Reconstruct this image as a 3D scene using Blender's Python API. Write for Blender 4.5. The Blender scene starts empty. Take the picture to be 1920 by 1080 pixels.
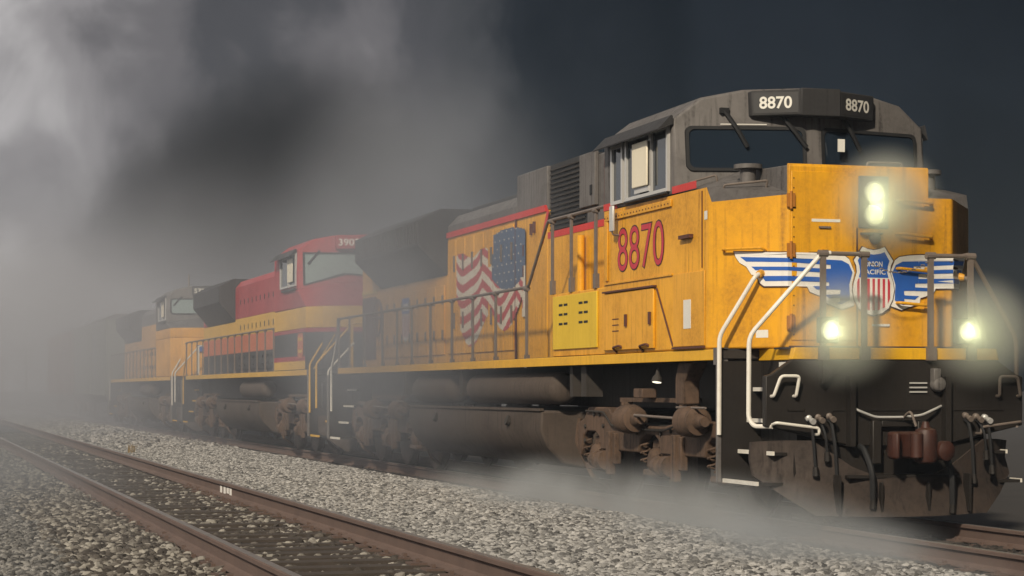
import bpy, bmesh, math, random
from mathutils import Vector, Matrix, noise
from mathutils.geometry import tessellate_polygon
R = math.radians
random.seed(7)
scene = bpy.context.scene
C = scene.collection

# ------------------------------------------------------------------ camera
TH = 0.29022
cam_data = bpy.data.cameras.new('camera')
cam_data.sensor_width = 36.0
cam_data.lens = 36.0 * 3850.7 / 1920.0
cam_data.shift_y = 0.1
cam_data.clip_start = 0.2
cam_data.clip_end = 6000
cam = bpy.data.objects.new('camera', cam_data)
C.objects.link(cam)
cam.location = (18.707, -9.63, 1.358)
cam.rotation_euler = (R(90), 0, math.atan2(-math.sin(TH) * -1, -math.cos(TH)) - R(90))
scene.camera = cam

# ------------------------------------------------------------------ sky and sun
SUN = Vector((0.68, -0.50, 0.52)).normalized()
world = bpy.data.worlds.new('World')
scene.world = world
world.use_nodes = True
wt = world.node_tree
wt.nodes.clear()
def wn(t, **k):
    n = wt.nodes.new(t)
    for a, b in k.items():
        setattr(n, a, b)
    return n
def wl(a, b): wt.links.new(a, b)
wout = wn('ShaderNodeOutputWorld')
sky = wn('ShaderNodeTexSky')
sky.sky_type = 'NISHITA'
sky.sun_disc = False
sky.sun_elevation = math.asin(SUN.z)
sky.sun_rotation = math.atan2(SUN.x, SUN.y)
bg_sky = wn('ShaderNodeBackground'); bg_sky.inputs['Strength'].default_value = 0.05
wl(sky.outputs[0], bg_sky.inputs['Color'])
tc = wn('ShaderNodeTexCoord')
# storm clouds: a dark cloud bank stands over the right of the track, breaking towards the left
leftv = Vector((-math.sin(TH), -math.cos(TH), 0))     # horizontal, to the left of the line of sight
dotn = wn('ShaderNodeVectorMath', operation='DOT_PRODUCT')
wl(tc.outputs['Generated'], dotn.inputs[0]); dotn.inputs[1].default_value = leftv
n1 = wn('ShaderNodeTexNoise'); n1.inputs['Scale'].default_value = 5.5; n1.inputs['Detail'].default_value = 5; n1.inputs['Roughness'].default_value = .5
n2 = wn('ShaderNodeTexNoise'); n2.inputs['Scale'].default_value = 19; n2.inputs['Detail'].default_value = 6; n2.inputs['Distortion'].default_value = .5
mp = wn('ShaderNodeMapping'); mp.inputs['Location'].default_value = (3.1, .4, 1.7); mp.inputs['Scale'].default_value = (1, 1, .8)
wl(tc.outputs['Generated'], mp.inputs['Vector'])
wl(mp.outputs[0], n1.inputs['Vector']); wl(mp.outputs[0], n2.inputs['Vector'])
def wmath(op, a, b, c=None):
    m = wn('ShaderNodeMath', operation=op)
    for i, v in enumerate((a, b, c)):
        if v is None: continue
        if isinstance(v, (int, float)): m.inputs[i].default_value = v
        else: wl(v, m.inputs[i])
    return m.outputs[0]
s = wmath('MULTIPLY_ADD', n1.outputs[0], .34, dotn.outputs['Value'])
s = wmath('MULTIPLY_ADD', n2.outputs[0], .16, s)
s = wmath('ADD', s, -.247)
ramp = wn('ShaderNodeValToRGB')
ramp.color_ramp.interpolation = 'EASE'
els = ramp.color_ramp.elements
STOPS = [(-.24, (.005, .007, .010)), (-.15, (.011, .0145, .020)), (-.07, (.006, .0085, .012)), (.0, (.016, .019, .024)), (.05, (.060, .061, .066)),
         (.10, (.078, .077, .084)), (.15, (.150, .143, .149)), (.20, (.28, .266, .27)), (.26, (.48, .46, .46)), (.36, (.66, .635, .62))]
lo, hi = -.25, .40
while len(els) > 1: els.remove(els[-1])
for i, (p, c) in enumerate(STOPS):
    q = (p - lo) / (hi - lo)
    e = els[0] if i == 0 else els.new(q)
    e.position = q; e.color = (*c, 1)
f = wmath('MULTIPLY_ADD', s, 1 / (hi - lo), -lo / (hi - lo))
wl(f, ramp.inputs[0])
bg_cl = wn('ShaderNodeBackground'); bg_cl.inputs['Strength'].default_value = 1.0
wl(ramp.outputs[0], bg_cl.inputs['Color'])
mixw = wn('ShaderNodeMixShader'); mixw.inputs[0].default_value = .97      # nearly closed cloud cover
wl(bg_sky.outputs[0], mixw.inputs[1]); wl(bg_cl.outputs[0], mixw.inputs[2])
wl(mixw.outputs[0], wout.inputs['Surface'])

sun_d = bpy.data.lights.new('sun', 'SUN')
sun_d.energy = 4.1
sun_d.angle = R(3.0)
sun_d.color = (1.0, .88, .70)
sun = bpy.data.objects.new('sun', sun_d)
C.objects.link(sun)
sun.rotation_euler = SUN.to_track_quat('Z', 'Y').to_euler()
sun.location = (10, -20, 20)

vs = scene.view_settings
vs.view_transform = 'Standard'
vs.look = 'None'
vs.exposure = 0
vs.gamma = 1
scene.render.engine = 'CYCLES'
scene.cycles.use_denoising = True
scene.cycles.max_bounces = 6
scene.cycles.diffuse_bounces = 2
scene.cycles.glossy_bounces = 2
scene.cycles.transmission_bounces = 2
scene.cycles.volume_bounces = 0
scene.cycles.caustics_reflective = False
scene.cycles.caustics_refractive = False
scene.cycles.sample_clamp_indirect = 4
scene.cycles.volume_step_rate = 1.0
scene.cycles.volume_max_steps = 128

# ------------------------------------------------------------------ materials
def nodes_of(name):
    m = bpy.data.materials.new(name)
    m.use_nodes = True
    nt = m.node_tree
    return m, nt, nt.nodes['Principled BSDF']

def paint(name, col, dirt=(.07, .055, .045), amount=.35, rough=.45, metal=0., scale=1.6, streak=True, bump=.0, spec=.4):
    """weathered surface: large soft grime, fine speckle and vertical run-down streaks over a base colour"""
    m, nt, p = nodes_of(name)
    N, L = nt.nodes, nt.links
    tcn = N.new('ShaderNodeTexCoord')
    a = N.new('ShaderNodeTexNoise'); a.inputs['Scale'].default_value = scale; a.inputs['Detail'].default_value = 7; a.inputs['Roughness'].default_value = .65
    L.new(tcn.outputs['Object'], a.inputs['Vector'])
    r1 = N.new('ShaderNodeMapRange'); r1.inputs[1].default_value = .42; r1.inputs[2].default_value = .78
    L.new(a.outputs[0], r1.inputs[0])
    last = r1.outputs[0]
    if streak:
        mpn = N.new('ShaderNodeMapping'); mpn.inputs['Scale'].default_value = (13, 13, .55)
        L.new(tcn.outputs['Object'], mpn.inputs['Vector'])
        b = N.new('ShaderNodeTexNoise'); b.inputs['Scale'].default_value = 1.3; b.inputs['Detail'].default_value = 5
        L.new(mpn.outputs[0], b.inputs['Vector'])
        r2 = N.new('ShaderNodeMapRange'); r2.inputs[1].default_value = .48; r2.inputs[2].default_value = .74
        L.new(b.outputs[0], r2.inputs[0])
        ad = N.new('ShaderNodeMath'); ad.operation = 'MAXIMUM'
        L.new(last, ad.inputs[0]); L.new(r2.outputs[0], ad.inputs[1]); last = ad.outputs[0]
    f2 = N.new('ShaderNodeTexNoise'); f2.inputs['Scale'].default_value = 28; f2.inputs['Detail'].default_value = 4
    L.new(tcn.outputs['Object'], f2.inputs['Vector'])
    r3 = N.new('ShaderNodeMapRange'); r3.inputs[1].default_value = .35; r3.inputs[2].default_value = .75; r3.inputs[3].default_value = .55; r3.inputs[4].default_value = 1.25
    L.new(f2.outputs[0], r3.inputs[0])
    mu = N.new('ShaderNodeMath'); mu.operation = 'MULTIPLY'; L.new(last, mu.inputs[0]); L.new(r3.outputs[0], mu.inputs[1])
    mu2 = N.new('ShaderNodeMath'); mu2.operation = 'MULTIPLY'; mu2.use_clamp = True
    L.new(mu.outputs[0], mu2.inputs[0]); mu2.inputs[1].default_value = amount
    mix = N.new('ShaderNodeMix'); mix.data_type = 'RGBA'
    L.new(mu2.outputs[0], mix.inputs[0]); mix.inputs[6].default_value = (*col, 1); mix.inputs[7].default_value = (*dirt, 1)
    L.new(mix.outputs[2], p.inputs['Base Color'])
    rr = N.new('ShaderNodeMapRange'); rr.inputs[3].default_value = rough; rr.inputs[4].default_value = min(.95, rough + .35)
    L.new(mu2.outputs[0], rr.inputs[0]); L.new(rr.outputs[0], p.inputs['Roughness'])
    p.inputs['Metallic'].default_value = metal
    p.inputs['Specular IOR Level'].default_value = spec
    bm_ = N.new('ShaderNodeBump'); bm_.inputs['Strength'].default_value = .12 + bump; bm_.inputs['Distance'].default_value = .01
    c = N.new('ShaderNodeTexNoise'); c.inputs['Scale'].default_value = 4.5; c.inputs['Detail'].default_value = 3
    L.new(tcn.outputs['Object'], c.inputs['Vector']); L.new(c.outputs[0], bm_.inputs['Height']); L.new(bm_.outputs[0], p.inputs['Normal'])
    return m

def plain(name, col, rough=.5, metal=0., spec=.4):
    return paint(name, col, tuple(c * .5 + .02 for c in col), .25, rough, metal, 3, False, 0, spec)

M = {}
M['yellow'] = paint('armour_yellow_paint', (.74, .355, .014), (.17, .062, .02), .66, .42)
M['sill_yellow'] = paint('sill_yellow_paint', (.74, .40, .012), (.25, .11, .03), .4, .45)
M['lime'] = paint('fresh_yellow_paint', (.68, .45, .022), (.35, .2, .03), .35, .5)
M['grey'] = paint('harbour_grey_paint', (.135, .124, .118), (.02, .017, .016), .85, .55)
M['dark_grey'] = paint('sooty_roof_paint', (.03, .029, .030), (.010, .009, .009), .6, .65)
M['red'] = paint('red_paint', (.56, .035, .03), (.2, .05, .03), .3, .5)
M['kred'] = paint('deep_red_paint', (.34, .022, .026), (.09, .02, .02), .45, .5)
M['kyellow'] = paint('belle_yellow_paint', (.62, .36, .03), (.2, .1, .03), .4, .5)
M['korange'] = paint('orange_red_paint', (.50, .13, .05), (.2, .07, .03), .4, .5)
M['black'] = paint('black_paint', (.022, .022, .024), (.06, .05, .04), .4, .5)
M['pilot'] = paint('greasy_pilot_steel', (.018, .0145, .012), (.006, .005, .005), .6, .5, 0, 2.4)
M['plow'] = paint('scuffed_plow_steel', (.048, .034, .027), (.010, .008, .007), .95, .7, 0, 3.2, True, .3)
M['under'] = paint('underframe_grime', (.035, .029, .024), (.01, .008, .007), .6, .75)
M['truck'] = paint('road_dust_cast_steel', (.105, .064, .041), (.014, .0095, .007), .95, .75, 0, 2.8, True, .3)
M['tank'] = paint('dusty_tank_steel', (.072, .053, .041), (.018, .014, .012), .75, .75, 0, 1.4)
M['wheel'] = paint('wheel_steel', (.10, .07, .055), (.03, .02, .016), .6, .6, .3)
M['rust'] = paint('rusty_coupler_steel', (.050, .018, .012), (.010, .006, .005), .75, .5, 0, 6, False, .4)
M['white'] = paint('handrail_white_paint', (.72, .69, .62), (.32, .24, .16), .35, .4, 0, 6, False)
M['cream'] = paint('cream_shade_cloth', (.72, .66, .52), (.5, .44, .34), .3, .7, 0, 3, False)
M['steel'] = paint('weathered_grey_rail_paint', (.16, .13, .11), (.05, .035, .03), .5, .5, 0, 8, False)
M['alu'] = plain('aluminium_frame', (.55, .54, .52), .4, .3)
M['rubber'] = plain('black_rubber', (.012, .012, .013), .7)
M['decal_white'] = paint('decal_white', (.74, .72, .68), (.42, .36, .28), .25, .5)
M['decal_blue'] = paint('decal_blue', (.022, .105, .42), (.02, .06, .2), .3, .5)
M['decal_red'] = paint('decal_red', (.50, .03, .055), (.2, .03, .03), .3, .5)
M['decal_navy'] = paint('decal_navy', (.035, .06, .13), (.02, .03, .06), .3, .5)
M['flag_red'] = paint('faded_flag_red', (.44, .06, .07), (.3, .12, .06), .45, .5)
M['flag_white'] = paint('faded_flag_white', (.62, .56, .47), (.45, .30, .14), .5, .5)
M['flag_navy'] = paint('faded_flag_blue', (.06, .10, .18), (.16, .13, .09), .5, .5)
M['hinge'] = paint('rust_stained_yellow', (.42, .16, .02), (.12, .04, .015), .8, .6)
M['outline'] = plain('dark_outline', (.06, .025, .02), .6)
M['brown_door'] = paint('brown_door_paint', (.10, .035, .022), (.04, .02, .015), .4, .6)
M['railhead'] = paint('polished_rail_head', (.34, .31, .29), (.12, .09, .075), .5, .33, .6, 5, False)
M['railweb'] = paint('rusty_rail_web', (.115, .077, .063), (.045, .03, .027), .55, .9, 0, 3, False, .4)
M['tie'] = paint('creosoted_tie', (.060, .048, .040), (.018, .015, .013), .6, .9, 0, 6, False, 1)
M['boxcar'] = paint('faded_boxcar_green', (.20, .22, .19), (.07, .06, .05), .5, .7)
M['container'] = paint('rust_red_boxcar', (.23, .10, .07), (.07, .045, .035), .5, .7)
M['wood'] = paint('grey_pole_wood', (.09, .07, .055), (.04, .03, .025), .5, .9)
M['stick'] = plain('sticker_white', (.7, .68, .62), .5)

def glass(name, col, rough=.08):
    m, nt, p = nodes_of(name)
    p.inputs['Base Color'].default_value = (*col, 1)
    p.inputs['Roughness'].default_value = rough
    p.inputs['Specular IOR Level'].default_value = .6
    N, L = nt.nodes, nt.links
    t = N.new('ShaderNodeTexCoord'); a = N.new('ShaderNodeTexNoise'); a.inputs['Scale'].default_value = 1.2
    L.new(t.outputs['Object'], a.inputs['Vector'])
    b = N.new('ShaderNodeBump'); b.inputs['Strength'].default_value = .08; b.inputs['Distance'].default_value = .03
    L.new(a.outputs[0], b.inputs['Height']); L.new(b.outputs[0], p.inputs['Normal'])
    return m
M['glass'] = glass('dark_cab_glass', (.014, .022, .034))
M['glass2'] = glass('teal_cab_glass', (.24, .31, .31), .2)

def emit(name, col, st):
    m, nt, p = nodes_of(name)
    p.inputs['Base Color'].default_value = (.8, .8, .7, 1)
    p.inputs['Emission Color'].default_value = (*col, 1)
    p.inputs['Emission Strength'].default_value = st
    return m
M['lamp'] = emit('lit_headlight_lens', (.80, .82, .42), .35)
M['worklamp'] = emit('lit_step_lamp', (1, .92, .7), 1.6)

# ------------------------------------------------------------------ mesh helpers
class MB:
    """collects shapes and links them as ONE mesh object"""
    def __init__(self): self.v = []; self.f = []
    def add(self, vs_, fs):
        o = len(self.v); self.v += [tuple(p) for p in vs_]; self.f += [tuple(i + o for i in q) for q in fs]; return self
    def box(self, x0, x1, y0, y1, z0, z1):
        x0, x1 = sorted((x0, x1)); y0, y1 = sorted((y0, y1)); z0, z1 = sorted((z0, z1))
        return self.add([(x0, y0, z0), (x1, y0, z0), (x1, y1, z0), (x0, y1, z0), (x0, y0, z1), (x1, y0, z1), (x1, y1, z1), (x0, y1, z1)],
                        [(0, 3, 2, 1), (4, 5, 6, 7), (0, 1, 5, 4), (1, 2, 6, 5), (2, 3, 7, 6), (3, 0, 4, 7)])
    def loft(self, a, b):
        n = len(a)
        return self.add(list(a) + list(b), [tuple(range(n))[::-1], tuple(range(n, 2 * n))] + [(i, (i + 1) % n, (i + 1) % n + n, i + n) for i in range(n)])
    def prism_z(self, poly, z0, z1): return self.loft([(x, y, z0) for x, y in poly], [(x, y, z1) for x, y in poly])
    def prism_y(self, poly, y0, y1): return self.loft([(x, y0, z) for x, z in poly], [(x, y1, z) for x, z in poly])
    def prism_x(self, poly, x0, x1): return self.loft([(x0, y, z) for y, z in poly], [(x1, y, z) for y, z in poly])
    def cyl(self, p0, p1, r0, r1=None, n=16):
        r1 = r0 if r1 is None else r1
        p0, p1 = Vector(p0), Vector(p1); d = (p1 - p0).normalized()
        u = d.orthogonal().normalized(); w = d.cross(u)
        ring = [u * math.cos(2 * math.pi * i / n) + w * math.sin(2 * math.pi * i / n) for i in range(n)]
        return self.loft([p0 + c * r0 for c in ring], [p1 + c * r1 for c in ring])
    def lathe(self, p0, axis, prof, n=20):
        p0 = Vector(p0); d = Vector(axis).normalized(); u = d.orthogonal().normalized(); w = d.cross(u)
        vs_ = []
        for (t, r) in prof:
            for i in range(n):
                a = 2 * math.pi * i / n
                vs_.append(p0 + d * t + (u * math.cos(a) + w * math.sin(a)) * max(r, 1e-4))
        k = len(prof); fs = []
        for j in range(k - 1):
            for i in range(n):
                fs.append((j * n + i, j * n + (i + 1) % n, (j + 1) * n + (i + 1) % n, (j + 1) * n + i))
        fs.append(tuple(range(n))[::-1]); fs.append(tuple(range((k - 1) * n, k * n)))
        return self.add(vs_, fs)
    def tube(self, pts, r, n=8, bend=.06):
        P = [Vector(p) for p in pts]
        Q = [P[0]]
        for i in range(1, len(P) - 1):           # rounded bends
            a, b, c = P[i - 1], P[i], P[i + 1]
            d1, d2 = (a - b), (c - b)
            k = min(bend, d1.length * .45, d2.length * .45)
            s_, e_ = b + d1.normalized() * k, b + d2.normalized() * k
            for t in (0, .33, .67, 1):
                Q.append((1 - t) ** 2 * s_ + 2 * t * (1 - t) * b + t * t * e_)
        Q.append(P[-1])
        t0 = (Q[1] - Q[0]).normalized(); u = t0.orthogonal().normalized()
        vs_ = []
        for i, q in enumerate(Q):
            t = ((Q[min(i + 1, len(Q) - 1)] - q).normalized() + (q - Q[max(i - 1, 0)]).normalized())
            t.normalize()
            u = (u - t * u.dot(t)).normalized(); w = t.cross(u)
            for k in range(n):
                a = 2 * math.pi * k / n
                vs_.append(q + (u * math.cos(a) + w * math.sin(a)) * r)
        m = len(Q); fs = [tuple(range(n))[::-1], tuple(range((m - 1) * n, m * n))]
        for i in range(m - 1):
            for k in range(n):
                fs.append((i * n + k, i * n + (k + 1) % n, (i + 1) * n + (k + 1) % n, (i + 1) * n + k))
        return self.add(vs_, fs)
    def poly(self, pts): return self.add(pts, [tuple(range(len(pts)))])
    def mesh(self, name, mat, smooth=35):
        me = bpy.data.meshes.new(name)
        me.from_pydata(self.v, [], self.f)
        bm = bmesh.new(); bm.from_mesh(me); bmesh.ops.recalc_face_normals(bm, faces=bm.faces); bm.to_mesh(me); bm.free()
        if mat: me.materials.append(M[mat] if isinstance(mat, str) else mat)
        if smooth:
            me.shade_smooth(); me.set_sharp_from_angle(angle=R(smooth))
        return me
    def build(self, name, mat, parent=None, bevel=0, smooth=35):
        return link(name, self.mesh(name, mat, smooth), parent, bevel)

def link(name, me, parent=None, bevel=0, loc=None):
    o = bpy.data.objects.new(name, me); C.objects.link(o)
    if parent: o.parent = parent
    if loc: o.location = loc
    if bevel:
        b = o.modifiers.new('bevel', 'BEVEL'); b.width = bevel; b.segments = 2; b.limit_method = 'ANGLE'; b.angle_limit = R(30)
    return o
def empty(name, loc=(0, 0, 0), parent=None):
    o = bpy.data.objects.new(name, None); C.objects.link(o); o.location = loc; o.empty_display_size = .3
    if parent: o.parent = parent
    return o
def tag(o, label, cat, group=None, kind=None):
    if label: o['label'] = label
    if cat: o['category'] = cat
    if group: o['group'] = group
    if kind: o['kind'] = kind
    return o
def structure(o): o['kind'] = 'structure'; return o

def text_mesh(body, p, right, up, w, h, mat, bold=.0, spacing=1.0, depth=0.0):
    """lettering fitted to a w x h rectangle whose lower left corner is p"""
    cu = bpy.data.curves.new('lettering', 'FONT'); cu.body = body; cu.offset = bold; cu.space_character = spacing
    cu.resolution_u = 4
    ob = bpy.data.objects.new('lettering', cu); C.objects.link(ob)
    dg = bpy.context.evaluated_depsgraph_get()
    me = bpy.data.meshes.new_from_object(ob.evaluated_get(dg))
    bpy.data.objects.remove(ob); bpy.data.curves.remove(cu)
    xs = [v.co.x for v in me.vertices]; ys = [v.co.y for v in me.vertices]
    x0, x1, y0, y1 = min(xs), max(xs), min(ys), max(ys)
    p, right, up = Vector(p), Vector(right).normalized(), Vector(up).normalized()
    for v in me.vertices:
        v.co = p + right * ((v.co.x - x0) / (x1 - x0) * w) + up * ((v.co.y - y0) / (y1 - y0) * h)
    me.materials.clear(); me.materials.append(M[mat])
    return me

# ------------------------------------------------------------------ ground and tracks
def ground_sheet():
    # cross profile of the roadbed (y, z); beyond it flat dark soil to the horizon
    prof = [(-3000, -.35), (-60, -.35), (-14, -.15), (-10.0, -.05), (-8.3, .03), (-7.8, .045), (-5.5, .045), (-4.6, .07), (-3.2, .10), (-2.62, .08), (-2.25, -.10),
            (-1.7, -.215), (1.6, -.215), (2.4, -.4), (6, -.5), (60, -.5), (3000, -.5)]
    xs = [3000, 200, 60, 30, 0, -30, -60, -100, -200, -400, -900, -3000]
    v = [(x, y, z) for x in xs for (y, z) in prof]; n = len(prof)
    f = [(i * n + j, i * n + j + 1, (i + 1) * n + j + 1, (i + 1) * n + j) for i in range(len(xs) - 1) for j in range(n - 1)]
    m = paint('packed_cinder_soil', (.04, .036, .034), (.018, .016, .016), .8, .95, 0, 1.1, False, .6)
    return MB().add(v, f).build('ground', m, None, 0, 0)
structure(ground_sheet())

def rail_profile():
    return [(-.07, 0), (.07, 0), (.07, .012), (.02, .03), (.009, .045), (.009, .125), (.036, .14), (.036, .168), (.03, .175), (-.03, .175), (-.036, .168), (-.036, .14), (-.009, .125), (-.009, .045), (-.02, .03), (-.07, .012)]
def track(label_name, y0, top, xa, xb, tie_xa, near):
    t = empty('railway_track', (0, y0, 0)); structure(t)
    base = top - .175
    for s_ in (-1, 1):
        prof = rail_profile()
        yc = s_ * .7525
        r = MB().prism_x([(yc + a, base + b) for a, b in prof], xb, xa).build('rail', 'railweb', t, 0, 0)
        MB().box(xb, xa, yc - .027, yc + .027, top - .003, top + .0015).build('running_surface', 'railhead', r)
        t['far_rail'] = r
    tm = MB().box(-.11, .11, -1.28, 1.28, base - .18, base - .004).mesh('tie', 'tie', 0)
    pm = MB().box(-.09, .09, -.16, .16, base - .004, base + .012).box(-.02, .02, -.105, -.075, base, base + .04).box(-.02, .02, .075, .105, base, base + .04).mesh('tie_plate', 'railweb', 0)
    x = tie_xa; k = 0
    while x > near:
        o = link('tie', tm, t, 0, (x, random.uniform(-.05, .05), random.uniform(-.012, .006)))
        o.rotation_euler.z = random.uniform(-.012, .012)
        if k < 45:
            for s_ in (-1, 1): link('tie_plate', pm, o, 0, (0, s_ * .7525, 0))
        x -= .5; k += 1
    return t
tr_main = track('main', 0, 0.0, 40, -400, 12, -30); del tr_main['far_rail']
tr_fg = track('siding', -6.6, 0.25, 40, -400, 13, -45)
# white chalk marks on the web of the far foreground rail
for i, (dx, h) in enumerate([(-6.40, .105), (-6.12, .09), (-5.88, .07), (-5.66, .08)]):
    MB().box(dx, dx + .15, .7525 - .0135, .7525 - .0095, .25 - .055 - h, .25 - .055).build('paint_mark', 'decal_white', tr_fg['far_rail'])
del tr_fg['far_rail']

def stone_material(name, c0, c1, c2):
    m, nt, p = nodes_of(name)
    N, L = nt.nodes, nt.links
    oi = N.new('ShaderNodeObjectInfo')
    rp = N.new('ShaderNodeValToRGB')
    e = rp.color_ramp.elements
    e[0].color = (*c0, 1); e[1].color = (*c2, 1); e[1].position = .95
    k = e.new(.5); k.color = (*c1, 1)
    L.new(oi.outputs['Random'], rp.inputs[0])
    t = N.new('ShaderNodeTexCoord'); a = N.new('ShaderNodeTexNoise'); a.inputs['Scale'].default_value = 60; a.inputs['Detail'].default_value = 3
    L.new(t.outputs['Object'], a.inputs['Vector'])
    mr = N.new('ShaderNodeMapRange'); mr.inputs[1].default_value = .3; mr.inputs[2].default_value = .7; mr.inputs[3].default_value = .7; mr.inputs[4].default_value = 1.15
    L.new(a.outputs[0], mr.inputs[0])
    mx = N.new('ShaderNodeMix'); mx.data_type = 'RGBA'; mx.blend_type = 'MULTIPLY'; mx.inputs[0].default_value = 1
    L.new(rp.outputs[0], mx.inputs[6]); L.new(mr.outputs[0], mx.inputs[7])
    L.new(mx.outputs[2], p.inputs['Base Color'])
    p.inputs['Roughness'].default_value = .92
    p.inputs['Specular IOR Level'].default_value = .2
    return m

def stones(name, label, sheet_v, sheet_f, density, size, mat, seed, bed):
    """loose ballast: stone instances scattered over a darker bed that leaves dark gaps between them"""
    me = bpy.data.meshes.new(name); me.from_pydata(sheet_v, [], sheet_f); me.update()
    me.materials.append(bed)
    o = bpy.data.objects.new(name, me); C.objects.link(o)
    ng = bpy.data.node_groups.new(name + '_scatter', 'GeometryNodeTree')
    ng.interface.new_socket('Geometry', in_out='INPUT', socket_type='NodeSocketGeometry')
    ng.interface.new_socket('Geometry', in_out='OUTPUT', socket_type='NodeSocketGeometry')
    N, L = ng.nodes, ng.links
    gi = N.new('NodeGroupInput'); go = N.new('NodeGroupOutput')
    dp = N.new('GeometryNodeDistributePointsOnFaces'); dp.inputs['Density'].default_value = density; dp.inputs['Seed'].default_value = seed
    L.new(gi.outputs[0], dp.inputs['Mesh'])
    variants = N.new('GeometryNodeJoinGeometry')
    for k in range(6):
        ico = N.new('GeometryNodeMeshIcoSphere'); ico.inputs['Radius'].default_value = .5; ico.inputs['Subdivisions'].default_value = 1 + (k % 2)
        pos = N.new('GeometryNodeInputPosition')
        ad = N.new('ShaderNodeVectorMath'); ad.operation = 'ADD'; ad.inputs[1].default_value = (k * 7.3 + seed, k * 2.1, k * 4.7)
        L.new(pos.outputs[0], ad.inputs[0])
        vo = N.new('ShaderNodeTexVoronoi'); vo.inputs['Scale'].default_value = 1.15
        L.new(ad.outputs[0], vo.inputs['Vector'])
        sb = N.new('ShaderNodeMath'); sb.operation = 'MULTIPLY_ADD'; sb.inputs[1].default_value = -.95; sb.inputs[2].default_value = 1.42
        L.new(vo.outputs['Distance'], sb.inputs[0])
        sc = N.new('ShaderNodeVectorMath'); sc.operation = 'SCALE'
        L.new(pos.outputs[0], sc.inputs[0]); L.new(sb.outputs[0], sc.inputs['Scale'])
        fl = N.new('ShaderNodeVectorMath'); fl.operation = 'MULTIPLY'; fl.inputs[1].default_value = (1.15, .9, .68 + .05 * k)
        L.new(sc.outputs[0], fl.inputs[0])
        sp = N.new('GeometryNodeSetPosition'); L.new(ico.outputs[0], sp.inputs['Geometry']); L.new(fl.outputs[0], sp.inputs['Position'])
        sm = N.new('GeometryNodeSetMaterial'); sm.inputs['Material'].default_value = mat; L.new(sp.outputs[0], sm.inputs['Geometry'])
        ti = N.new('GeometryNodeGeometryToInstance'); L.new(sm.outputs[0], ti.inputs[0])
        L.new(ti.outputs[0], variants.inputs[0])
    ip = N.new('GeometryNodeInstanceOnPoints'); ip.inputs['Pick Instance'].default_value = True
    L.new(dp.outputs['Points'], ip.inputs['Points']); L.new(variants.outputs[0], ip.inputs['Instance'])
    rv = N.new('FunctionNodeRandomValue'); rv.data_type = 'FLOAT_VECTOR'
    rv.inputs[0].default_value = (-.5, -.5, 0); rv.inputs[1].default_value = (.5, .5, 6.28)
    L.new(rv.outputs[0], ip.inputs['Rotation'])
    rs = N.new('FunctionNodeRandomValue'); rs.data_type = 'FLOAT'; rs.inputs[2].default_value = size * .55; rs.inputs[3].default_value = size * 1.45; rs.inputs['Seed'].default_value = 5
    L.new(rs.outputs[1], ip.inputs['Scale'])
    j = N.new('GeometryNodeJoinGeometry'); L.new(ip.outputs[0], j.inputs[0]); L.new(gi.outputs[0], j.inputs[0])
    L.new(j.outputs[0], go.inputs[0])
    md = o.modifiers.new('scatter', 'NODES'); md.node_group = ng
    tag(o, label, 'gravel', None, 'stuff')
    return o

def strip(prof, xs, amp=.02):
    v = []
    for x in xs:
        for (y, z) in prof:
            v.append((x, y + .06 * noise.noise((x * .9, y, 3)), z + amp * noise.noise((x * 1.3, y * 1.3, 1.7))))
    n = len(prof)
    f = [(i * n + j, i * n + j + 1, (i + 1) * n + j + 1, (i + 1) * n + j) for i in range(len(xs) - 1) for j in range(n - 1)]
    return v, f
def rng(a, b, st):
    out = []; x = a
    while x > b: out.append(x); x -= st
    out.append(b); return out
pale = stone_material('pale_limestone_ballast', (.065, .064, .064), (.245, .24, .232), (.42, .41, .395))
dull = stone_material('stained_ballast', (.035, .03, .027), (.10, .088, .077), (.33, .31, .275))
grey_st = stone_material('grey_ballast', (.04, .039, .039), (.125, .122, .118), (.27, .26, .245))
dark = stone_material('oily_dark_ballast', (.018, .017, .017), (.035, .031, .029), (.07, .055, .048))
bed_pale = paint('ballast_fines', (.09, .08, .072), (.04, .035, .03), .8, .95, 0, 14, False, 1)
bed_dull = paint('stained_fines', (.05, .042, .037), (.02, .017, .015), .8, .95, 0, 14, False, 1)
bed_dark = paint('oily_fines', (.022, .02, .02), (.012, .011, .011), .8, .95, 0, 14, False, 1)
def p_lin(pts, st):
    out = []
    for (a, b) in zip(pts, pts[1:]):
        n = max(1, int(abs(b[0] - a[0]) / st))
        for i in range(n): out.append((a[0] + (b[0] - a[0]) * i / n, a[1] + (b[1] - a[1]) * i / n))
    out.append(pts[-1]); return out
mid = p_lin([(-5.70, .085), (-5.2, .10), (-4.4, .115), (-3.3, .125), (-2.75, .11), (-2.4, .02), (-2.25, -.06)], .3)
crib = p_lin([(-7.26, .04), (-6.6, .03), (-5.95, .04)], .25)
left = p_lin([(-14.5, -.10), (-11, -.02), (-9, .05), (-8.35, .075)], .4)
stained = p_lin([(-8.45, .07), (-8.0, .075), (-7.45, .06)], .25)
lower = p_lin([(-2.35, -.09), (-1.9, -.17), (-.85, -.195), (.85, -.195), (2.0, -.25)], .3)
stones('ballast', 'pale crushed-stone ballast heaped between the two tracks', *strip(mid, rng(14, -26, .4)), 820, .058, pale, 1, bed_pale)
stones('ballast', 'pale ballast between the tracks far back in the smoke', *strip(mid, rng(-26, -110, 1)), 130, .11, pale, 2, bed_pale)
stones('ballast', 'stained ballast between the rails of the empty foreground track', *strip(crib, rng(13, -45, .4), .03), 190, .066, dull, 3, bed_dull)
stones('ballast', 'grey ballast on the near shoulder of the foreground track', *strip(left, rng(11, -36, .4)), 680, .058, grey_st, 4, bed_dull)
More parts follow.
